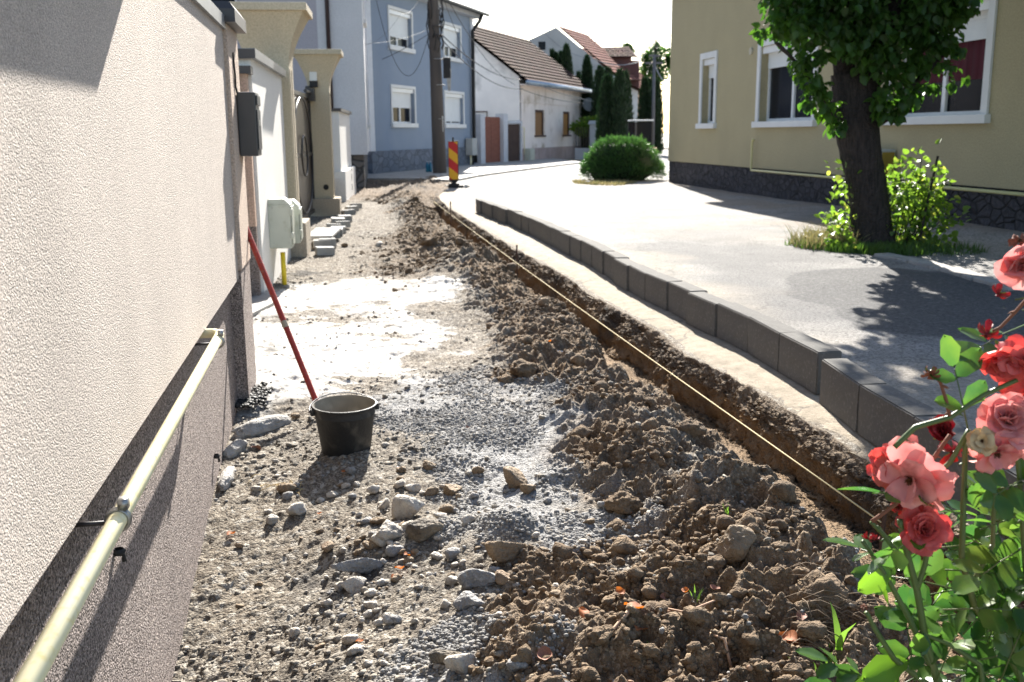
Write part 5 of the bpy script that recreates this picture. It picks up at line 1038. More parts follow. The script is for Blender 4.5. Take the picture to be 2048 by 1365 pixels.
low = [(1610, 60, .16, 60, -.5), (1570, 40, .16, 46, -.4), (1560, 10, .15, 40, -.3), (1640, 110, .17, 60, -.4), (1625, 165, .13, 40, -.5), (1600, 120, .10, 24, -.4), (1655, 215, .13, 44, -.4), (1640, 180, .13, 36, -.4), (1672, 250, .10, 34, -.3), (1615, 205, .07, 14, -.4), (1602, 150, .07, 12, -.4), (1690, 60, .2, 80, -.4), (1520, 65, .07, 9, -.4), (1545, 62, .08, 12, -.4), (1510, 60, .04, 3, -.4),
       (1790, 150, .18, 70, -.4), (1840, 60, .2, 70, -.4), (1880, 90, .14, 50, -.4), (1905, 30, .15, 50, -.4), (1930, 20, .08, 16, -.4), (1820, 190, .14, 56, -.4), (1770, 200, .15, 56, -.4), (1855, 130, .13, 40, -.4), (1895, 130, .09, 18, -.4), (1915, 95, .07, 12, -.4), (1900, 165, .05, 8, -.4), (1860, 175, .08, 18, -.4), (1760, 225, .08, 22, -.4), (1790, 230, .07, 18, -.4), (1800, 215, .05, 8, -.3), (1745, 120, .2, 90, -.45), (1640, 20, .2, 80, -.3), (1740, 30, .2, 90, -.5), (1900, 70, .1, 20, -.4), (1925, 155, .04, 4, -.4), (1700, 100, .12, 24, -.6), (1775, 90, .2, 90, -.5), (1830, 110, .18, 70, -.4)]
lowspots = []
for a, b_, rr_, n_, dy in low: v_ = tp_(a, b_, dy); lowspots.append((v_.x, v_.y, v_.z, rr_, int(n_ * 1.25)))
for (x, y, z, cr, n_) in spots:
    if z < 2.2 and abs(x + .1) < .25 and y < 0: continue
    p_ = cl.normal(size=(n_, 3)); p_ /= np.linalg.norm(p_, axis=1, keepdims=True); p_ = p_ * (cl.random((n_, 1)) ** .5) * cr; PV.append(p_ + np.array([x, y, z])); PD.append(p_ / cr + np.array([0, 0, -.7]))
PV = np.concatenate(PV); PD = np.concatenate(PD); Vv, Ff = leaves(PV, PD, np.where(PV[:, 2] > 3.3, 1.35, 1.0) * cl.uniform(.055, .10, len(PV)), 'heart', 3, .45)
link('crown', npmesh('crown', Vv, Ff, M_lf, True), t)
PV, PD = [], []
for (x, y, z, cr, n_) in lowspots:
    p_ = cl.normal(size=(n_, 3)); p_ /= np.linalg.norm(p_, axis=1, keepdims=True); p_ = p_ * (cl.random((n_, 1)) ** .5) * cr; PV.append(p_ + np.array([x, y, z])); PD.append(p_ / cr + np.array([0, 0, -.9]))
PV = np.concatenate(PV); PD = np.concatenate(PD); Vv, Ff = leaves(PV, PD, cl.uniform(.06, .11, len(PV)), 'heart', 13, .45)
link('low_lit_leaves', npmesh('low_lit_leaves', Vv, Ff, leafmat('sunlit_leaf', (.060, .115, .022), (.035, .080, .018), .5), True), t)  # low crown leaves, their sunlit brightness is put into a lighter leaf colour
# --- suckers / shrub at its foot
PV, PD = [], []; stem = MB()
for k in range(46):
    a, b_ = (cl.uniform(1785, 1888), cl.uniform(365, 475)) if k > 9 else (cl.uniform(1662, 1700), cl.uniform(350, 470))
    if k in (44, 45): a, b_ = (1842, 330) if k == 44 else (1800, 345)
    v_ = tp_(a, b_, cl.uniform(-.35, .25)); bs = Vector((.1 + .25 * (a - 1740) / 100, v_.y * .4, 0)); stem.tube([bs, bs.lerp(v_, .5) + Vector((.03, 0, .03)), v_], [.007, .005, .003], 5)
    n_ = 26; p_ = cl.normal(size=(n_, 3)) * np.array([.09, .09, .10]); PV.append(p_ + np.array(v_)); PD.append(p_ * 8 + np.array([0, 0, -.2]))
PV = np.concatenate(PV); PD = np.concatenate(PD); Vv, Ff = leaves(PV, PD, cl.uniform(.05, .088, len(PV)), 'heart', 5, .5)
t = thing('leafy_shrub', 'bright yellow green leafy shrub growing round the foot of the tree trunk', 'shrub', (tb.x, TY, 0.06), 0)
link('foliage', npmesh('foliage', Vv - np.array([0, 0, .06]), Ff, M_lfy, True), t); stem.tube([(.42, -.25, -.1), (.47, -.28, .4), (.55, -.3, .98)], .013, 6).build('stems', M_bark, t)
def grass(name, lab, cfun, n, h, m_, seed=0, lean=.3, wdt=.006, kind='stuff', cat='grass'):
    r = np.random.default_rng(seed); P = cfun(r, n); n = len(P); hh = h * r.uniform(.4, 1.2, n); a = r.uniform(0, 2 * pi, n); le = r.normal(0, lean, (n, 2)) * hh[:, None]
    sx, sy = np.cos(a) * wdt, np.sin(a) * wdt; V = np.zeros((n, 5, 3)); V[:, 0] = P + np.stack([sx, sy, 0 * sx], -1); V[:, 1] = P - np.stack([sx, sy, 0 * sx], -1)
    mid = P + np.concatenate([le * .35, hh[:, None] * .6], 1); V[:, 2] = mid + np.stack([sx, sy, 0 * sx], -1) * .7; V[:, 3] = mid - np.stack([sx, sy, 0 * sx], -1) * .7; V[:, 4] = P + np.concatenate([le, hh[:, None]], 1)
    k = (np.arange(n) * 5)[:, None]; Q = k + np.array([[0, 1, 3, 2]]); T = k + np.array([[2, 3, 4]]); return tag(link(name, npmesh(name, V.reshape(-1, 3), [Q, T], m_, True)), lab, cat if kind != 'stuff' else None, kind=kind)
M_gr = leafmat('green_grass', (.07, .12, .025), (.045, .09, .02), .3); M_dry = leafmat('dry_grass', (.26, .22, .12), (.17, .16, .07), .2, c3=(.07, .11, .03))
def reg(c, rx, ry):
    def f(r, n): a = r.uniform(0, 2 * pi, n); q = r.random(n) ** .62 * (1 + .3 * vnoise(a * 1.6, 0 * a + rx * 9)); x = c[0] + rx * q * np.cos(a); y = c[1] + ry * q * np.sin(a); return np.stack([x, y, road_h(x, y) - .005], -1)
    return f
grass('green_grass', None, reg((tb.x + .10, TY - .05), 1.0, .75), 2200, .10, M_gr, 1); grass('green_grass', None, reg((tb.x + .0, TY - .45), .55, .45), 1800, .12, M_gr, 11)
grass('dry_grass', None, reg((tb.x - .42, TY + .15), .42, .4), 800, .24, M_dry, 2, .55)
tag(MB().box(-.5, .5, -.045, .045, -.05, .06).build('old_kerb_stone', M_conc, bevel=.008), 'old pale kerb stone lying in the grass left of the tree foot', 'kerb stone')
o = bpy.data.objects['old_kerb_stone']; a_, b_ = G(1615, 474), G(1716, 494); o.location = ((a_.x + b_.x) / 2, (a_.y + b_.y) / 2, .05); o.rotation_euler = (0, 0, atan2(b_.y - a_.y, b_.x - a_.x))
_kl = resample([G(1760, 512), G(1850, 530), G(1960, 560), G(2100, 600)], .62)
for i in range(len(_kl) - 1):
    a_, b_ = _kl[i], _kl[i + 1]; o = MB().box(-.29, .29, -.09, .09, -.1, .03).build('flush_kerb_stone', M_pave, bevel=.012); mm = (a_ + b_) / 2; o.location = (mm.x, mm.y, float(road_h(mm.x, mm.y)) + .005); o.rotation_euler = (r_.normal(0, .02), r_.normal(0, .02), atan2(b_.y - a_.y, b_.x - a_.x) + r_.normal(0, .04)); tag(o, 'worn flush kerb stone in the tree shade on the right', 'kerb stone', 'worn flush kerb stones right of the tree')
# --- round juniper bush
bq2 = U(1243, 345, 28.6); 
t = thing('round_bush', 'round clipped juniper bush standing in the middle of the street', 'bush', (bq2.x, 28.6, 0), 0)
P, D = [], []
N = 15000; d = cl.normal(size=(N, 3)); d[:, 2] = np.abs(d[:, 2]) * 1.0 - .30; d /= np.linalg.norm(d, axis=1, keepdims=True)
lum = 1 + .16 * fbm(d[:, 0], d[:, 1], 2.6, 3, z=d[:, 2] * 1.0); rad = (cl.random(N) ** .12) * lum * np.where(cl.random(N) < .05, 1.10, 1.0)
rad = rad * np.where(d[:, 2] < .15, 1 + .22 * np.clip(.15 - d[:, 2], 0, .4), 1); P = d * rad[:, None] * np.array([1.06, .98, .80]) + np.array([0, 0, .36]); P[:, 2] = np.where(P[:, 2] < .04, .04 + .3 * cl.random(len(P)) ** 2, P[:, 2]); D = d[:len(P)] * .8 + np.array([0, 0, .5]); D = (P - np.array([0, 0, .4])); D /= np.linalg.norm(D, axis=1, keepdims=True); D = D + np.array([0, 0, .5])
Vv, Ff = leaves(P, D, cl.uniform(.07, .16, len(P)), 'spray', 8, .45); M_jun = leafmat('juniper_needles', (.060, .125, .035), (.040, .090, .028), .25)
link('foliage', npmesh('foliage', Vv, Ff, M_jun, False), t)
u_, f_ = rockverts(3, 77, 'pebble'); link('inner_twigs', npmesh('inner_twigs', u_ * np.array([.93, .84, .62]) + np.array([0, 0, .45]), f_, mat('dark_twigs', (.02, .035, .015), (.015, .025, .01))), t)
gq = G(1212, 368); grass('dry_grass', None, reg((gq.x, gq.y + .3), .75, 1.3), 1800, .09, M_dry, 4, .5, .012)
u_, f_ = rockverts(3, 78, 'rock')
for a, b_, w_ in ((1180, 368, .16), (1245, 362, .26), (1265, 361, .2)): 
    q3 = G(a, b_); o = link('pale_stone', npmesh('pale_stone', u_ * np.array([w_, w_ * .6, .05]), f_, M_sett), None, (q3.x, q3.y, .03)); tag(o, 'flat pale stone edging the dry grass patch before the round bush', 'stone', 'flat pale edging stones before the round bush')
# --- conifers (thujas)
M_thu = leafmat('thuja_scales', (.020, .046, .014), (.013, .033, .010), .08)
def thuja_mesh(seed, ht, wd):
    r = np.random.default_rng(seed); N = int(2600 * min(1.6, ht / 4)); z = r.random(N) ** .9; a = r.uniform(0, 2 * pi, N); prof = np.minimum(1, (z / .10 + .55)) * np.clip(1 - z ** 2.6, 0, 1) ** .62
    ra = prof * wd / 2 * (.86 + .14 * r.random(N)) * (1 + .12 * vnoise(a * 2 + seed, z * 9)); P = np.stack([ra * np.cos(a), ra * np.sin(a), z * ht], -1); D = np.stack([np.cos(a) * .45, np.sin(a) * .45, np.ones(N)], -1)
    V, F = leaves(P, D, r.uniform(.14, .30, N) , 'spray', seed, .18, up=(0, 0, 0), roll=1.0); 
    zs = np.linspace(0, .97, 14); n = 12; V2 = np.array([[.84 * wd / 2 * min(1, zz / .1 + .55) * (1 - zz ** 2.6) ** .62 * cos(q), .84 * wd / 2 * min(1, zz / .1 + .55) * (1 - zz ** 2.6) ** .62 * sin(q), zz * ht] for zz in zs for q in np.linspace(0, 2 * pi, n, endpoint=False)])
    F2 = np.array([[i * n + j, i * n + (j + 1) % n, (i + 1) * n + (j + 1) % n, (i + 1) * n + j] for i in range(13) for j in range(n)]); return V, F, V2, F2
TH = [(1240, 146, 30, 50, 'tall thuja in the front conifer group, middle one'), (1214, 157, 30, 50.5, 'thuja at the left edge of the front conifer group'), (1250, 150, 26, 51, 'tall thuja at the right edge of the front conifer group'), (1200, 139, 28, 56, 'broad thuja behind the left of the front conifer group'), (1216, 141, 26, 57, 'thuja behind the front conifer group, second from its left'), (1174, 117, 24, 58, 'slim tall thuja standing alone before the grey gable'),
      (1133, 95, 26, 60, 'thuja rising highest over the brown tiled ridge'), (1122, 110, 14, 60.5, 'small thuja tip left of the tallest ridge thuja'), (1104, 105, 10, 61, 'leftmost thuja tip over the brown tiled ridge'), (1112, 111, 11, 61, 'second thuja tip from the left over the tiled ridge'), (1157, 150, 14, 61, 'low thuja tip beside the eave of the old white house'),
      (1290, 161, 20, 60, 'thuja left in the farther conifer group by the olive house'), (1300, 162, 16, 61, 'thuja middle in the farther conifer group by the olive house'), (1312, 165, 24, 59.5, 'broad thuja right in the farther conifer group by the olive house')]
for i, (a, b_, w_, Y_, lab) in enumerate(TH):
    tpz = U(a, b_, Y_); wd = w_ / FPX * Y_ * 1.25; ht = tpz.z + .1
    t = thing('thuja', lab, 'conifer', (tpz.x, Y_, -.05), 0, 'dark conifers behind the old white house'); V1, F1, V2, F2 = thuja_mesh(40 + i, ht, wd)
    link('foliage', npmesh('foliage', V1, F1, M_thu), t); link('inner_crown', npmesh('inner_crown', V2, F2, MATS['dark_twigs'], True), t)
def far_tree(lab, a, b_, w_px, Y_, hpx, seed, m_=None, name='leafy_tree'):
    c = U(a, b_, Y_); r = w_px / FPX * Y_ / 2; hz = hpx / FPX * Y_ / 2; t = thing(name, lab, 'tree', (c.x, Y_, 0)); P, D = blobpts(2600, (0, 0, c.z), (r, r, hz), seed, .45, 26, .38); V, F = leaves(P, D, .34 * r / 2.2, 'heart', seed, .6); link('crown', npmesh('crown', V, F, m_ or M_lf, True), t)
    MB().tube([(0, 0, -.1), (.1, 0, c.z * .5), (0, 0, c.z)], [.22, .16, .08], 8).build('trunk', M_bark, t, smooth=True)
far_tree('green tree crown above the orange roof near the olive house edge', 1318, 128, 60, 95, 70, 3); far_tree('small tree crown showing right of the ribbed roof top', 1253, 102, 26, 100, 26, 4); far_tree('tree top peeking over the red roof of the gable house', 1186, 96, 10, 100, 14, 6); far_tree('tree crown low beside the far orange house', 1292, 142, 20, 100, 30, 9)
c = U(1312, 60, 92); t = thing('fir_tree', 'thin ragged fir top rising above the pole by the olive house', 'tree', (c.x, 92, 0)); P = []; D = []
for k in range(46):
    z = c.z - .8 + 0 - k * .09 * 1.6; L = .12 + .035 * k * (1 if k < 30 else .9)
    for j in range(5): a_ = j * 1.257 + k * .7; n_ = 7; s = np.linspace(.1, 1, n_)[:, None]; P.append(np.array([[cos(a_), sin(a_), -.25]]) * s * L + np.array([0, 0, z])); D.append(np.repeat([[cos(a_), sin(a_), -.2]], n_, 0))
V, F = leaves(np.concatenate(P), np.concatenate(D), .22, 'spray', 4, .5); link('crown', npmesh('crown', V, F, M_thu), t); MB().tube([(0, 0, 0), (0, 0, c.z + .3)], [.2, .02], 6).build('trunk', M_bark, t)
q = U(1305, 300, 58); q1 = U(1306, 110, 58); t = thing('distant_pole', 'grey concrete pole with wires before the green trees at right edge of gap', 'pole', (q.x, 58, 0)); MB().tube([(0, 0, 0), (0, 0, q1.z)], [.12, .08], 10).build('shaft', mat('grey_pole', (.16, .15, .15), (.13, .12, .12)), t, smooth=True); MB().box(-.5, .5, -.05, .05, q1.z - .5, q1.z - .4).box(-.3, .3, -.05, .05, q1.z - .1, q1.z).build('cross_arm', MATS['grey_pole'], t)
# bright young shrub and gate post beyond the white house
c = U(1182, 248, 52); t = thing('bright_shrub', 'sunlit yellow green shrub over the gate post right of the white house', 'shrub', (c.x, 54, 0)); P, D = blobpts(900, (0, 0, c.z - .05), (.72, .5, .5), 12, .3, 12, .5); V, F = leaves(P, D, .2, 'rose', 3, .5); link('foliage', npmesh('foliage', V, F, M_lfy, True), t); MB().tube([(0, 0, 0), (0, 0, c.z)], .03, 5).build('stems', M_bark, t)
c = U(1186, 300, 53); t = thing('garden_fence', 'small pale garden wall with post and dark railing right of the white house', 'fence', (c.x, 53, 0)); tz = U(1186, 245, 53).z
MB().box(-.18, .18, -.18, .18, -.2, tz - .1).build('post', M_post, t); MB().frustum((-.26, .26, -.26, .26, tz - .1), (-.2, .2, -.2, .2, tz + .08)).build('post_cap', M_post, t); box('low_wall', M_post, t, -.95, -.181, -.1, .1, -.2, .55); m = MB()
for k in range(6): m.box(-.9 + k * .13, -.87 + k * .13, -.02, .02, .55, tz - .25)
m.build('railing', M_iron, t)
c = U(1281, 300, 44); tz = U(1281, 240, 44).z; t = thing('small_digger', 'white roofed cab of a small digger parked behind the round bush', 'digger', (c.x, 44, 0), .2)
box('cab_roof', M_trim, t, -.42, .42, -.5, .6, tz - .06, tz, bevel=.02); MB().box(-.38, .38, -.44, .54, .7, tz - .101).build('cab_glass', glass(), t); m = MB()
for x in (-.40, .34): 
    for y in (-.46, .5): m.box(x, x + .06, y, y + .06, .6, tz - .1)
m.build('cab_frame', M_dkmetal, t); box('body', mat('digger_orange', (.45, .16, .05), (.35, .12, .04)), t, -.5, .55, -.6, 1.0, .3, .69, bevel=.04); box('track', M_black, t, -.55, -.3, -.9, 1.2, 0, .34, bevel=.08); box('track', M_black, t, .3, .55, -.9, 1.2, 0, .34, bevel=.08)
# ================================================================== ROSE BUSH in the near right corner
RY = 1.42
t = thing('rose_bush', 'rose bush with coral blooms, wilted heads and glossy leaves in the near right corner', 'rose bush', (.95, RY, 0), 0)
def rp(a, b, dy=0.0): v_ = U(a, b, RY + dy); return Vector((v_.x - .95, v_.y - RY, v_.z))
def rosemat(name, c1, c2, tr=.35):
    return mat(name, c1, c2, ns=14, rough=.5, spec=.35, trans=tr, tgain=1.05, c3=tuple(v_ * .75 for v_ in c1), ns3=45)
M_ros = rosemat('coral_petal', (.62, .12, .115), (.70, .19, .17), .3); M_rosp = rosemat('pale_pink_petal', (.74, .27, .26), (.80, .46, .43), .35); M_rosd = rosemat('wilted_petal', (.22, .018, .028), (.30, .03, .03), .15); M_dead = mat('dried_petal', (.22, .08, .045), (.12, .045, .03), ns=30, rough=.8); M_beig = mat('spent_petal', (.55, .42, .24), (.42, .28, .15), ns=20)
M_sta = mat('brown_stamens', (.14, .06, .02), (.07, .03, .012), ns=60)
def petal(rg, a0, a1, L, W, phi, h0=0.0, curl=.0, nu=9, nv=9, ruf=.12):
    V = []; vs_ = np.linspace(0, 1, nv); rho = .002; h = h0; sd_ = rg.uniform(0, 50)
    for j, v_ in enumerate(vs_):
        th_ = a0 + (a1 - a0) * v_ + curl * max(0, v_ - .72) * 3.5
        if j: rho += sin(th_) * L / (nv - 1); h += cos(th_) * L / (nv - 1)
        wv = W * (.30 + .70 * sin(min(1, v_ * 1.25) * pi / 2)) * (1 if v_ < .8 else sqrt(max(0.02, 1 - ((v_ - .8) / .22) ** 2)))
        for i in range(nu):
            u_ = -1 + 2 * i / (nu - 1); cup = .30 * u_ * u_ * W * (1 - .3 * v_)
            x = rho - cup * cos(th_) * .9; z = h + cup * sin(th_) * .9 + ruf * W * float(vnoise(u_ * 2 + sd_, v_ * 2.5, sd_)) * v_ ; y = u_ * wv
            c_, s_ = cos(phi), sin(phi); V.append((x * c_ - y * s_, x * s_ + y * c_, z))
    F = [(j * nu + i, j * nu + i + 1, (j + 1) * nu + i + 1, (j + 1) * nu + i) for j in range(nv - 1) for i in range(nu - 1)]
    return V, F
def orient(axis):
    a = Vector(axis).normalized(); return a.to_track_quat('Z', 'Y').to_matrix().to_4x4()
def rose(pos, axis, dia, kind, seed, m_, label=None, name='rose_flower'):
    rg = np.random.default_rng(seed); b = MB(); s = dia / .09
    if kind == 'full': L_ = [(4, .05, .12, .022, .010, 0, .004), (5, .10, .35, .027, .014, .3, .003), (6, .30, .75, .032, .018, .5, .002), (7, .60, 1.2, .036, .021, .7, .0), (7, 1.0, 1.65, .042, .024, .6, -.002)]
    elif kind == 'blown': L_ = [(3, .5, .9, .030, .018, .3, 0), (5, .9, 1.5, .042, .024, .4, 0), (6, 1.3, 2.2, .050, .027, .2, 0), (3, 1.9, 2.6, .055, .026, 0, 0)]
    elif kind == 'cup': L_ = [(3, .05, .15, .030, .012, 0, .0), (4, .12, .2, .036, .018, .2, 0), (5, .25, .35, .042, .024, .6, 0), (5, .5, .75, .046, .027, .8, 0)]
    elif kind == 'wilt': L_ = [(5, 1.9, 2.9, .035, .010, .0, .004), (5, 1.4, 2.7, .040, .012, .2, 0), (4, .4, .2, .014, .006, 0, 0)]
    else: L_ = [(6, .8, 1.9, .028, .009, 0, 0), (5, 1.6, 2.8, .030, .008, 0, 0)]
    for n_, a0, a1, l_, w_, cu, h0 in L_:
        for k in range(n_):
            if kind == 'blown' and rg.random() < .18: continue
            V, F = petal(rg, a0 + rg.normal(0, .10), a1 + rg.normal(0, .22), l_ * rg.uniform(.85, 1.15), w_ * rg.uniform(.85, 1.15), 2 * pi * k / n_ + rg.normal(0, .22), h0, cu * rg.uniform(-.2, 1.2), ruf=.22 if kind in ('full', 'cup') else .45)
            b.add(V, F)
    o = b.build(name, m_, t, smooth=True); o.matrix_local = Matrix.Translation(pos) @ orient(axis) @ Matrix.Scale(s * .82, 4)
    if label: o['label'] = label
    g = MB()
    for k in range(5):
        V, F = petal(rg, 1.5 + rg.normal(0, .2), 2.4, .022, .0045, k * 1.257, -.004, 0, 5, 5); g.add(V, F)
    g.lathe([(.0, -.016), (.004, -.014), (.0065, -.008), (.006, -.002), (.001, .0)], 10); h = g.build('sepals', M_gst, o, smooth=True)
    if kind in ('blown', 'wilt'):
        c = MB()
        for k in range(46): a_ = rg.uniform(0, 2 * pi); r_1 = rg.uniform(.0, .010); c.tube([(r_1 * .4 * cos(a_), r_1 * .4 * sin(a_), .002), (r_1 * cos(a_), r_1 * sin(a_), rg.uniform(.006, .012))], .0007, 4)
        c.build('stamens', M_sta, o)
    return o
M_gst = leafmat('green_stem', (.10, .15, .045), (.075, .12, .035), .05, ns=9, c3=(.16, .13, .05))
tow = Vector((-.25, -1, .25))
FL_ = [(1845, 1062, tow + Vector((.1, 0, .35)), .098, 'full', M_ros, 'full coral red bloom, lowest of all the blooms', 0), (1822, 958, (-.5, -.55, -.25), .118, 'blown', M_rosp, 'drooping open pink bloom above the coral one', .0), (1780, 940, (-.8, -.45, .15), .085, 'blown', M_ros, None, .03),
       (2015, 845, (-.3, -.7, .6), .115, 'full', M_rosp, 'large pale pink bloom at the right edge', .0), (1992, 905, (-.1, -.75, -.35), .085, 'blown', M_rosp, 'faded pink bloom showing its brown stamens', -.02), (2012, 705, (-.35, -.6, -.55), .10, 'cup', M_ros, 'pink bloom hanging over the road at the right edge', .02), (2050, 725, (.1, -.8, .1), .09, 'blown', M_ros, None, .0),
       (2048, 530, (-.5, -.7, .1), .095, 'cup', M_rosp, 'topmost pink bloom cut by the right edge of the photo', .0), (2060, 770, (-.2, -.7, .3), .10, 'blown', M_ros, None, .04), (1882, 868, (-.2, -.6, .5), .062, 'cup', M_rosd, 'dark magenta wilting bloom', .05), (2048, 860, (.2, -.6, .5), .1, 'blown', M_rosp, None, .05),
       (1862, 748, (-.2, -.4, -.5), .050, 'dry', M_dead, 'dried brown bloom on a bare stalk', .0), (1975, 668, (-.5, -.5, -.4), .052, 'wilt', M_rosd, 'dark withered bloom left of the hanging pink one', .0), (1998, 588, (-.6, -.4, -.5), .040, 'wilt', M_rosd, None, .0), (2040, 482, (-.3, -.5, .2), .045, 'wilt', M_dead, None, .0), (1742, 1078, (-.1, -.3, -.9), .040, 'wilt', M_rosd, 'withered red petals hanging at the left of the bush', .0),
       (1963, 882, (-.2, -.8, .3), .045, 'blown', M_beig, 'beige spent bloom with dark centre', -.03), (1796, 1015, (-.2, -.8, .1), .035, 'wilt', M_rosd, None, .02), (1728, 1214, (-.25, -.2, .9), .022, 'dry', M_dead, 'spent rose hip with brown tip at the lower left of the bush', .0), (1905, 905, (.1, -.7, .2), .06, 'wilt', M_rosd, None, .04)]
for i, (a, b_, ax, di, kd, m_, lab, dy) in enumerate(FL_): rose(rp(a, b_, dy), ax, di, kd, 300 + i, m_, lab)
def stem(pts_, r0, r1, m_=None):
    P = [rp(*p) if not isinstance(p, Vector) else p for p in pts_]; al = []
    for i in range(len(P) - 1):
        for k in range(5): al.append(P[i].lerp(P[i + 1], k / 5) + Vector((float(vnoise(i + k * .2, r0 * 999, 0.)), 0, 0)) * .0015)
    al.append(P[-1]); n = len(al); b = MB().tube(al, [r0 + (r1 - r0) * i / (n - 1) for i in range(n)], 8)
    rg = random.Random(int(r0 * 1e5) + len(pts_) + int(P[0].x * 1000))
    for k in range(max(2, n // 4)):
        q = al[rg.randrange(n - 1)]; sd_ = Vector((rg.choice((-1, 1)), rg.uniform(-.6, .2), rg.uniform(-.4, .1))).normalized(); b.tube([q, q + sd_ * .006, q + sd_ * .011 + Vector((0, 0, -.002))], [.003, .0016, .0002], 5)
    return b.build('stem', m_ or M_gst, t, smooth=True)
g0 = Vector((.02, .05, 0)); g1 = Vector((.12, .12, 0)); g2 = Vector((-.1, .02, 0))
stem([g0, (1885, 1420), (1868, 1340), (1850, 1270), (1832, 1180), (1812, 1100), (1800, 1040)], .0068, .0045); stem([(1834, 1180), (1850, 1130), (1856, 1095)], .005, .0035); stem([g0, (1868, 1345), (1820, 1240), (1772, 1150), (1724, 1082)], .006, .003)
stem([g0, (1850, 1365), (1788, 1318), (1752, 1260), (1731, 1225)], .006, .0032); stem([(1806, 1120), (1765, 1068), (1742, 1044)], .004, .003); stem([(1742, 1044), (1790, 1010), (1850, 940), (1900, 870)], .0032, .003, mat('reddish_stem', (.20, .08, .05), (.15, .07, .04)))
stem([g1, (2010, 1290), (1950, 1215), (1925, 1120), (1925, 1000), (1930, 880), (1938, 860)], .0062, .0036); stem([(1790, 895), (1830, 855), (1900, 835), (1970, 790), (2060, 748)], .0045, .0035); stem([(1900, 842), (1892, 800), (1880, 765), (1868, 752)], .0032, .002, MATS['reddish_stem'])
stem([(2060, 590), (2030, 625), (2000, 655), (1985, 662)], .003, .002, MATS['reddish_stem']); stem([g1, (2060, 1260), (2048, 1100), (2040, 950), (2030, 880)], .0055, .0035); stem([(1940, 1180), (1985, 1090), (1990, 960), (1992, 915)], .004, .003); stem([g1, (2080, 1000), (2090, 800), (2075, 640), (2060, 500)], .007, .003); stem([g2, (1960, 1330), (1900, 1290), (1840, 1265)], .005, .003); stem([(1940, 860), (1900, 925), (1860, 960), (1840, 965)], .004, .003)
# leaves: leaflets in fives along short rachises
def rleaf():
    c = [(0, 0), (.12, .0), (.3, 0), (.5, 0), (.7, 0), (.87, 0), (1.0, 0)]; w_ = [0, .12, .23, .28, .24, .14, 0]; V = []; F = []
    for i, ((x, _), q) in enumerate(zip(c, w_)):
        ser = .03 if i % 2 else -.01
        for k, f in enumerate((-1, -.5, 0, .5, 1)): V.append((x + (abs(f) == 1) * .03, f * (q + ser), .16 * abs(f) * q / .3 * .35 - .10 * x * x))
    for i in range(6):
        for k in range(4): a = i * 5 + k; F += [(a, a + 5, a + 6), (a, a + 6, a + 1)]
    return np.array(V), np.array(F)
RLF = rleaf(); rg = np.random.default_rng(21); LV = []; LF_ = []; nL = 0; rach = MB()
def add_leaflet(p, d, n, s):
    global nL
    d = np.array(d, float); d /= np.linalg.norm(d); n = np.array(n, float); s_ = np.cross(n, d); s_ /= np.linalg.norm(s_) + 1e-9; n2 = np.cross(d, s_); B, F = RLF
    LV.append(np.array(p) + s * (B[:, :1] * d + B[:, 1:2] * s_ + B[:, 2:3] * n2)); LF_.append(F + nL * len(B)); nL += 1
def compound(a, b_, ang, size=.052, dy=0., tilt=None, k=5):
    """leaf whose rachis starts at the photo pixel (a,b_) and runs in image direction ang (deg, 0 = right, 90 = up)"""
    p = np.array(rp(a, b_, dy)); d = np.array([cos(radians(ang)), rg.normal(-.15, .35), sin(radians(ang))]); d /= np.linalg.norm(d); n = np.array([rg.normal(0, .45), -.55 + rg.normal(0, .35), .8]); s_ = np.cross(n, d); s_ /= np.linalg.norm(s_)
    L_ = size * 1.9; pos = [(.45, 1), (.45, -1), (.85, 1), (.85, -1), (1.0, 0)][-k:]
    rach.tube([Vector(p), Vector(p + d * L_ * .5 + np.array([0, 0, .003])), Vector(p + d * L_)], [.0014, .0011, .0009], 5)
    for f, sd_ in pos:
        q = p + d * L_ * f; dd_ = d if sd_ == 0 else d * .55 + s_ * sd_ * .8
        add_leaflet(q + np.array([0, 0, .002]), dd_ + rg.normal(0, .12, 3), n + rg.normal(0, .28, 3), size * rg.uniform(.75, 1.12) * (1.15 if sd_ == 0 else .95))
for a, b_, g_ in ((1830,1265,40),(1880,1290,10),(1850,1345,190),(1775,1330,215),(1905,1340,-20),(1960,1320,0),(1860,1190,30),(1850,1150,150),(1900,1105,20),(1935,1090,200),(1925,1030,160),(1935,1000,20),(1950,950,60),(1960,1060,10),(1990,1040,-30),(2000,1120,20),(1975,1190,40),(1950,1230,170),(1990,1260,-10),(2030,1200,10),(2010,1330,200),(2040,1100,180),(2035,1010,150),(2045,960,200),(1990,980,20),(1880,1000,-40),(1940,880,100),(2030,600,30),(2045,620,-30),(2050,650,200),(1925,1270,60),(1885,1220,0),(1915,1180,170),(1975,1290,80),(1945,1360,90),(1870,1370,60),(2000,1365,70),(1830,1370,120),(1760,1370,150),(2040,1365,110),(1890,1140,-20),(2020,1250,100),(1960,1150,150),(2045,1290,160),(1910,1060,-30),(1880,1045,190),(2030,905,-60)):
    compound(a, b_, g_ + rg.normal(0, 12), rg.uniform(.046, .060), rg.uniform(-.05, .12))
for k in range(22):
    a = 2070 - abs(rg.normal(0, 75)); b_ = rg.uniform(960, 1390); compound(a, b_, rg.uniform(0, 360), rg.uniform(.04, .056), rg.uniform(.05, .3))
for k in range(12): compound(rg.uniform(1860, 2040), rg.uniform(1250, 1380), rg.uniform(0, 360), rg.uniform(.045, .056), rg.uniform(.0, .2))
M_rl = leafmat('rose_leaf', (.036, .090, .026), (.090, .160, .036), .38, ns=16, rough=.22, c3=(.13, .17, .04))
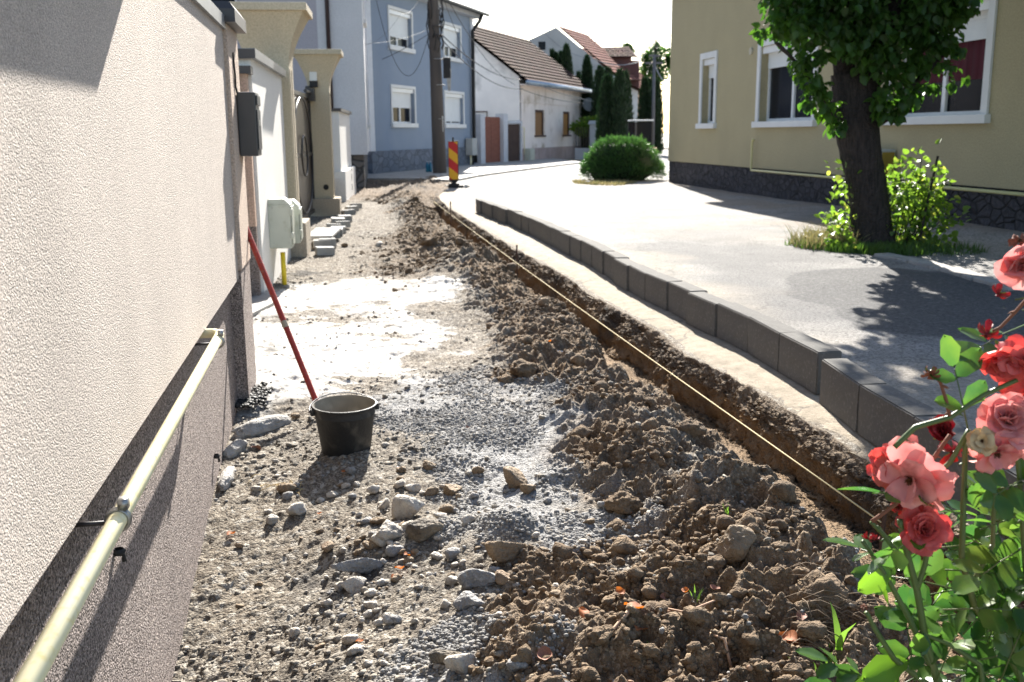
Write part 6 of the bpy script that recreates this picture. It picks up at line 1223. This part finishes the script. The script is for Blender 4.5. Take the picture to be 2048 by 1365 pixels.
link('foliage', npmesh('foliage', np.concatenate(LV), np.concatenate(LF_), M_rl, True), t); rach.build('leaf_stalks', M_gst, t, smooth=True)
# the two single leaves at the left
LV, LF_, nL = [], [], 0
for a, b_, d_, n_, s_ in ((1785, 1138, (-.8, -.2, -.45), (.1, -.9, .5), .062), (1778, 1215, (-.35, -.1, .9), (.9, -.4, .2), .05), (1700, 1385, (.9, .0, .35), (-.2, -.5, .9), .07), (1820, 1320, (-.9, -.1, -.3), (0, -.5, .8), .08), (1800, 1345, (-.7, -.1, -.5), (0, -.6, .8), .07)): add_leaflet(rp(a, b_), d_, n_, s_)
link('single_leaves', npmesh('single_leaves', np.concatenate(LV), np.concatenate(LF_), leafmat('lime_leaf', (.14, .24, .04), (.10, .19, .035), .45, rough=.35), True), t)
# ================================================================== SMALL THINGS ON THE GROUND
def ground_at(a, b_): q = G(a, b_); z = float(theight(q.x, q.y)); q = G(a, b_, z); return Vector((q.x, q.y, float(theight(q.x, q.y))))
M_dl = mat('dry_orange_leaf', (.42, .16, .06), (.28, .10, .045), ns=20, rough=.7, trans=.2); M_dl2 = mat('dry_brown_leaf', (.30, .14, .09), (.2, .09, .06), ns=20, rough=.7)
for i, (a, b_, s_, lab) in enumerate(((1268,1248,.06,'curled dry orange leaf under the pale twig'),(1165,1255,.04,None),(1330,1178,.035,None),(1575,1265,.06,'curled dry orange leaf near the green sprout'),(1240,1200,.03,None),(1090,1330,.05,None),(800,1140,.035,None),(815,1120,.03,None),(512,900,.05,'reddish dry leaf near the foot of the brown plinth'),(465,1105,.035,None),(640,1050,.02,None),(1430,1170,.03,None),(1285,1262,.05,None),(790,1160,.03,None),(1600,1275,.035,None),(1100,700,.03,None),(690,960,.03,None),(935,860,.02,None),(1370,1225,.025,None),(720,1290,.025,None))):
    q = ground_at(a, b_); b = MB(); rg2 = random.Random(i)
    V = []; 
    for j in range(7):
        for k in range(5): x = -1 + j / 3; y = (-1 + k / 2) * .38 * sqrt(max(.02, 1 - x * x)); V.append((x * .5, y, .35 * y * y * 4 + .10 * sin(x * 3 + i) + .12 * x * x))
    b.add(V, [(j * 5 + k, j * 5 + k + 1, (j + 1) * 5 + k + 1, (j + 1) * 5 + k) for j in range(6) for k in range(4)]); o = b.build('dry_leaf', (M_dl, M_dl2)[i % 3 == 2], smooth=True); o.scale = (s_, s_, s_); o.location = q + Vector((0, 0, .012)); o.rotation_euler = (rg2.uniform(-.5, .5), rg2.uniform(-.5, .5), rg2.uniform(0, 6))
    tag(o, lab or 'small dry leaf fallen on the dug up ground', 'dry leaf', None if lab else 'small dry leaves on the dug up ground')
M_tw = mat('pale_twig', (.50, .33, .22), (.38, .24, .16), ns=20)
for P, r, lab in (([(1205,1285),(1230,1268),(1262,1256),(1300,1252),(1338,1246)], .006, 'long pale peeled twig lying on the dark soil'), ([(1500,1290),(1530,1300),(1552,1310)], .007, 'short brown twig lying right of the green sprout'), ([(1420,1255),(1450,1262),(1470,1272)], .004, 'thin root lying among the clods'), ([(1255,1320),(1265,1345),(1275,1358)], .003, 'thin reddish root near the lower edge'), ([(1310,1232),(1370,1242),(1440,1236)], .003, 'long thin root above the pale twig')):
    o = MB().tube([ground_at(*p) + Vector((0, 0, .014)) for p in P], r, 7).build('twig', M_tw, smooth=True); tag(o, lab, 'twig')
b = MB(); rg2 = random.Random(3)
for k in range(130):
    q = ground_at(rg2.uniform(1560, 1760), rg2.uniform(1150, 1260)); a_ = rg2.gauss(-.35, .5); L_ = rg2.uniform(.03, .12); b.tube([q + Vector((0, 0, .008)), q + Vector((cos(a_) * L_ * .5, sin(a_) * L_ * .5, .022)), q + Vector((cos(a_) * L_, sin(a_) * L_, .006))], .0009, 4)
tag(b.build('root_fibres', mat('dry_roots', (.27, .20, .14), (.2, .15, .10)), smooth=True), kind='stuff')
b = MB()
for k in range(16): q = ground_at(rg2.uniform(490, 620), rg2.uniform(965, 1010)); a_ = rg2.uniform(0, 6); L_ = rg2.uniform(.03, .09); b.tube([q + Vector((0, 0, .008)), q + Vector((cos(a_) * L_ * .5, sin(a_) * L_ * .5, .018)), q + Vector((cos(a_) * L_, sin(a_) * L_, .008))], .0012, 4)
tag(b.build('straw', mat('straw', (.55, .42, .2), (.45, .33, .15)), smooth=True), kind='stuff')
def blades(name, lab, a, b_, n, h, w_, seed, spread=.02, m_=None):
    q = ground_at(a, b_); rg3 = random.Random(seed); b = MB()
    for k in range(n):
        a_ = rg3.uniform(0, 2 * pi); ln = rg3.uniform(.1, .5) * h; p0 = Vector((rg3.gauss(0, spread), rg3.gauss(0, spread), 0)); s_ = Vector((-sin(a_), cos(a_), 0)); s_ = Vector((1, 0, 0)) if n < 4 else s_; V = []
        for j in range(6):
            f = j / 5; c = p0 + Vector((cos(a_) * ln * f * f, sin(a_) * ln * f * f, h * f * (1 - .15 * f) * rg3.uniform(.9, 1.0))); ww = w_ * (1 - f ** 2.5) * (.6 + .8 * min(1, f * 3)); V += [c - s_ * ww, c + s_ * ww]
        b.add(V, [(2 * j, 2 * j + 1, 2 * j + 3, 2 * j + 2) for j in range(5)])
    o = b.build(name, m_ or leafmat('sprout_green', (.13, .22, .05), (.10, .18, .04), .35), smooth=True); o.location = q; return tag(o, lab, 'plant')
blades('grass_blade', 'tall single green grass blade standing left of the rose stems', 1680, 1278, 2, .16, .007, 6, .006); blades('green_sprout', 'small light green sprout growing on the dark soil', 1300, 1262, 6, .055, .004, 7, .006); blades('green_sprout', 'thin grass tuft growing from the tan boulder on the spoil heap', 1453, 1015, 9, .055, .0016, 8, .008); blades('green_sprout', 'pale bent sprout above the light green one', 1395, 1195, 6, .05, .002, 9, .01); blades('green_sprout', 'low weeds growing at the foot of the tall grass blade', 1675, 1300, 30, .03, .002, 10, .05); blades('green_sprout', 'little weeds at the bottom edge left of the roses', 1650, 1345, 10, .03, .004, 12, .03)
q = ground_at(1120, 700); o = MB().box(-.02, .02, -.013, .013, 0, .016).build('paper_scrap', M_trim, bevel=.004); o.location = q + Vector((0, 0, .01)); o.rotation_euler = (.3, .2, .5); tag(o, 'small white crumpled scrap of paper beside the trench', 'litter')
# tar lump beside the pillar foot
P = []; rg3 = np.random.default_rng(8); c = G(505, 800)
pp = np.stack([c.x + rg3.normal(0, .035, 260), c.y + rg3.normal(0, .10, 260)], -1); scatter('tar_crumbs', pp, .006 + .01 * rg3.random(260), 'clod', 1, mat('tar_black', (.018, .018, .018), (.03, .03, .03), rough=.6), (.6, .95), 15, .1, hfun=lambda x, y: theight(x, y) + .05)
# unseen slab added above the beige wall to throw the sharp shadow at upper left
t = thing('shadow_slab', 'unseen dark slab added above the frame to cast a shadow on the beige wall', 'roof', FW1.o, FW1.rz)
box('slab', M_dkmetal, t, -4.6, -.62, -.225, .3, 2.0, 2.05); box('bracket', M_dkmetal, t, -.72, -.66, .0, .06, 1.90, 1.999); box('bracket', M_dkmetal, t, -3.3, -3.24, .0, .06, 1.90, 1.999)
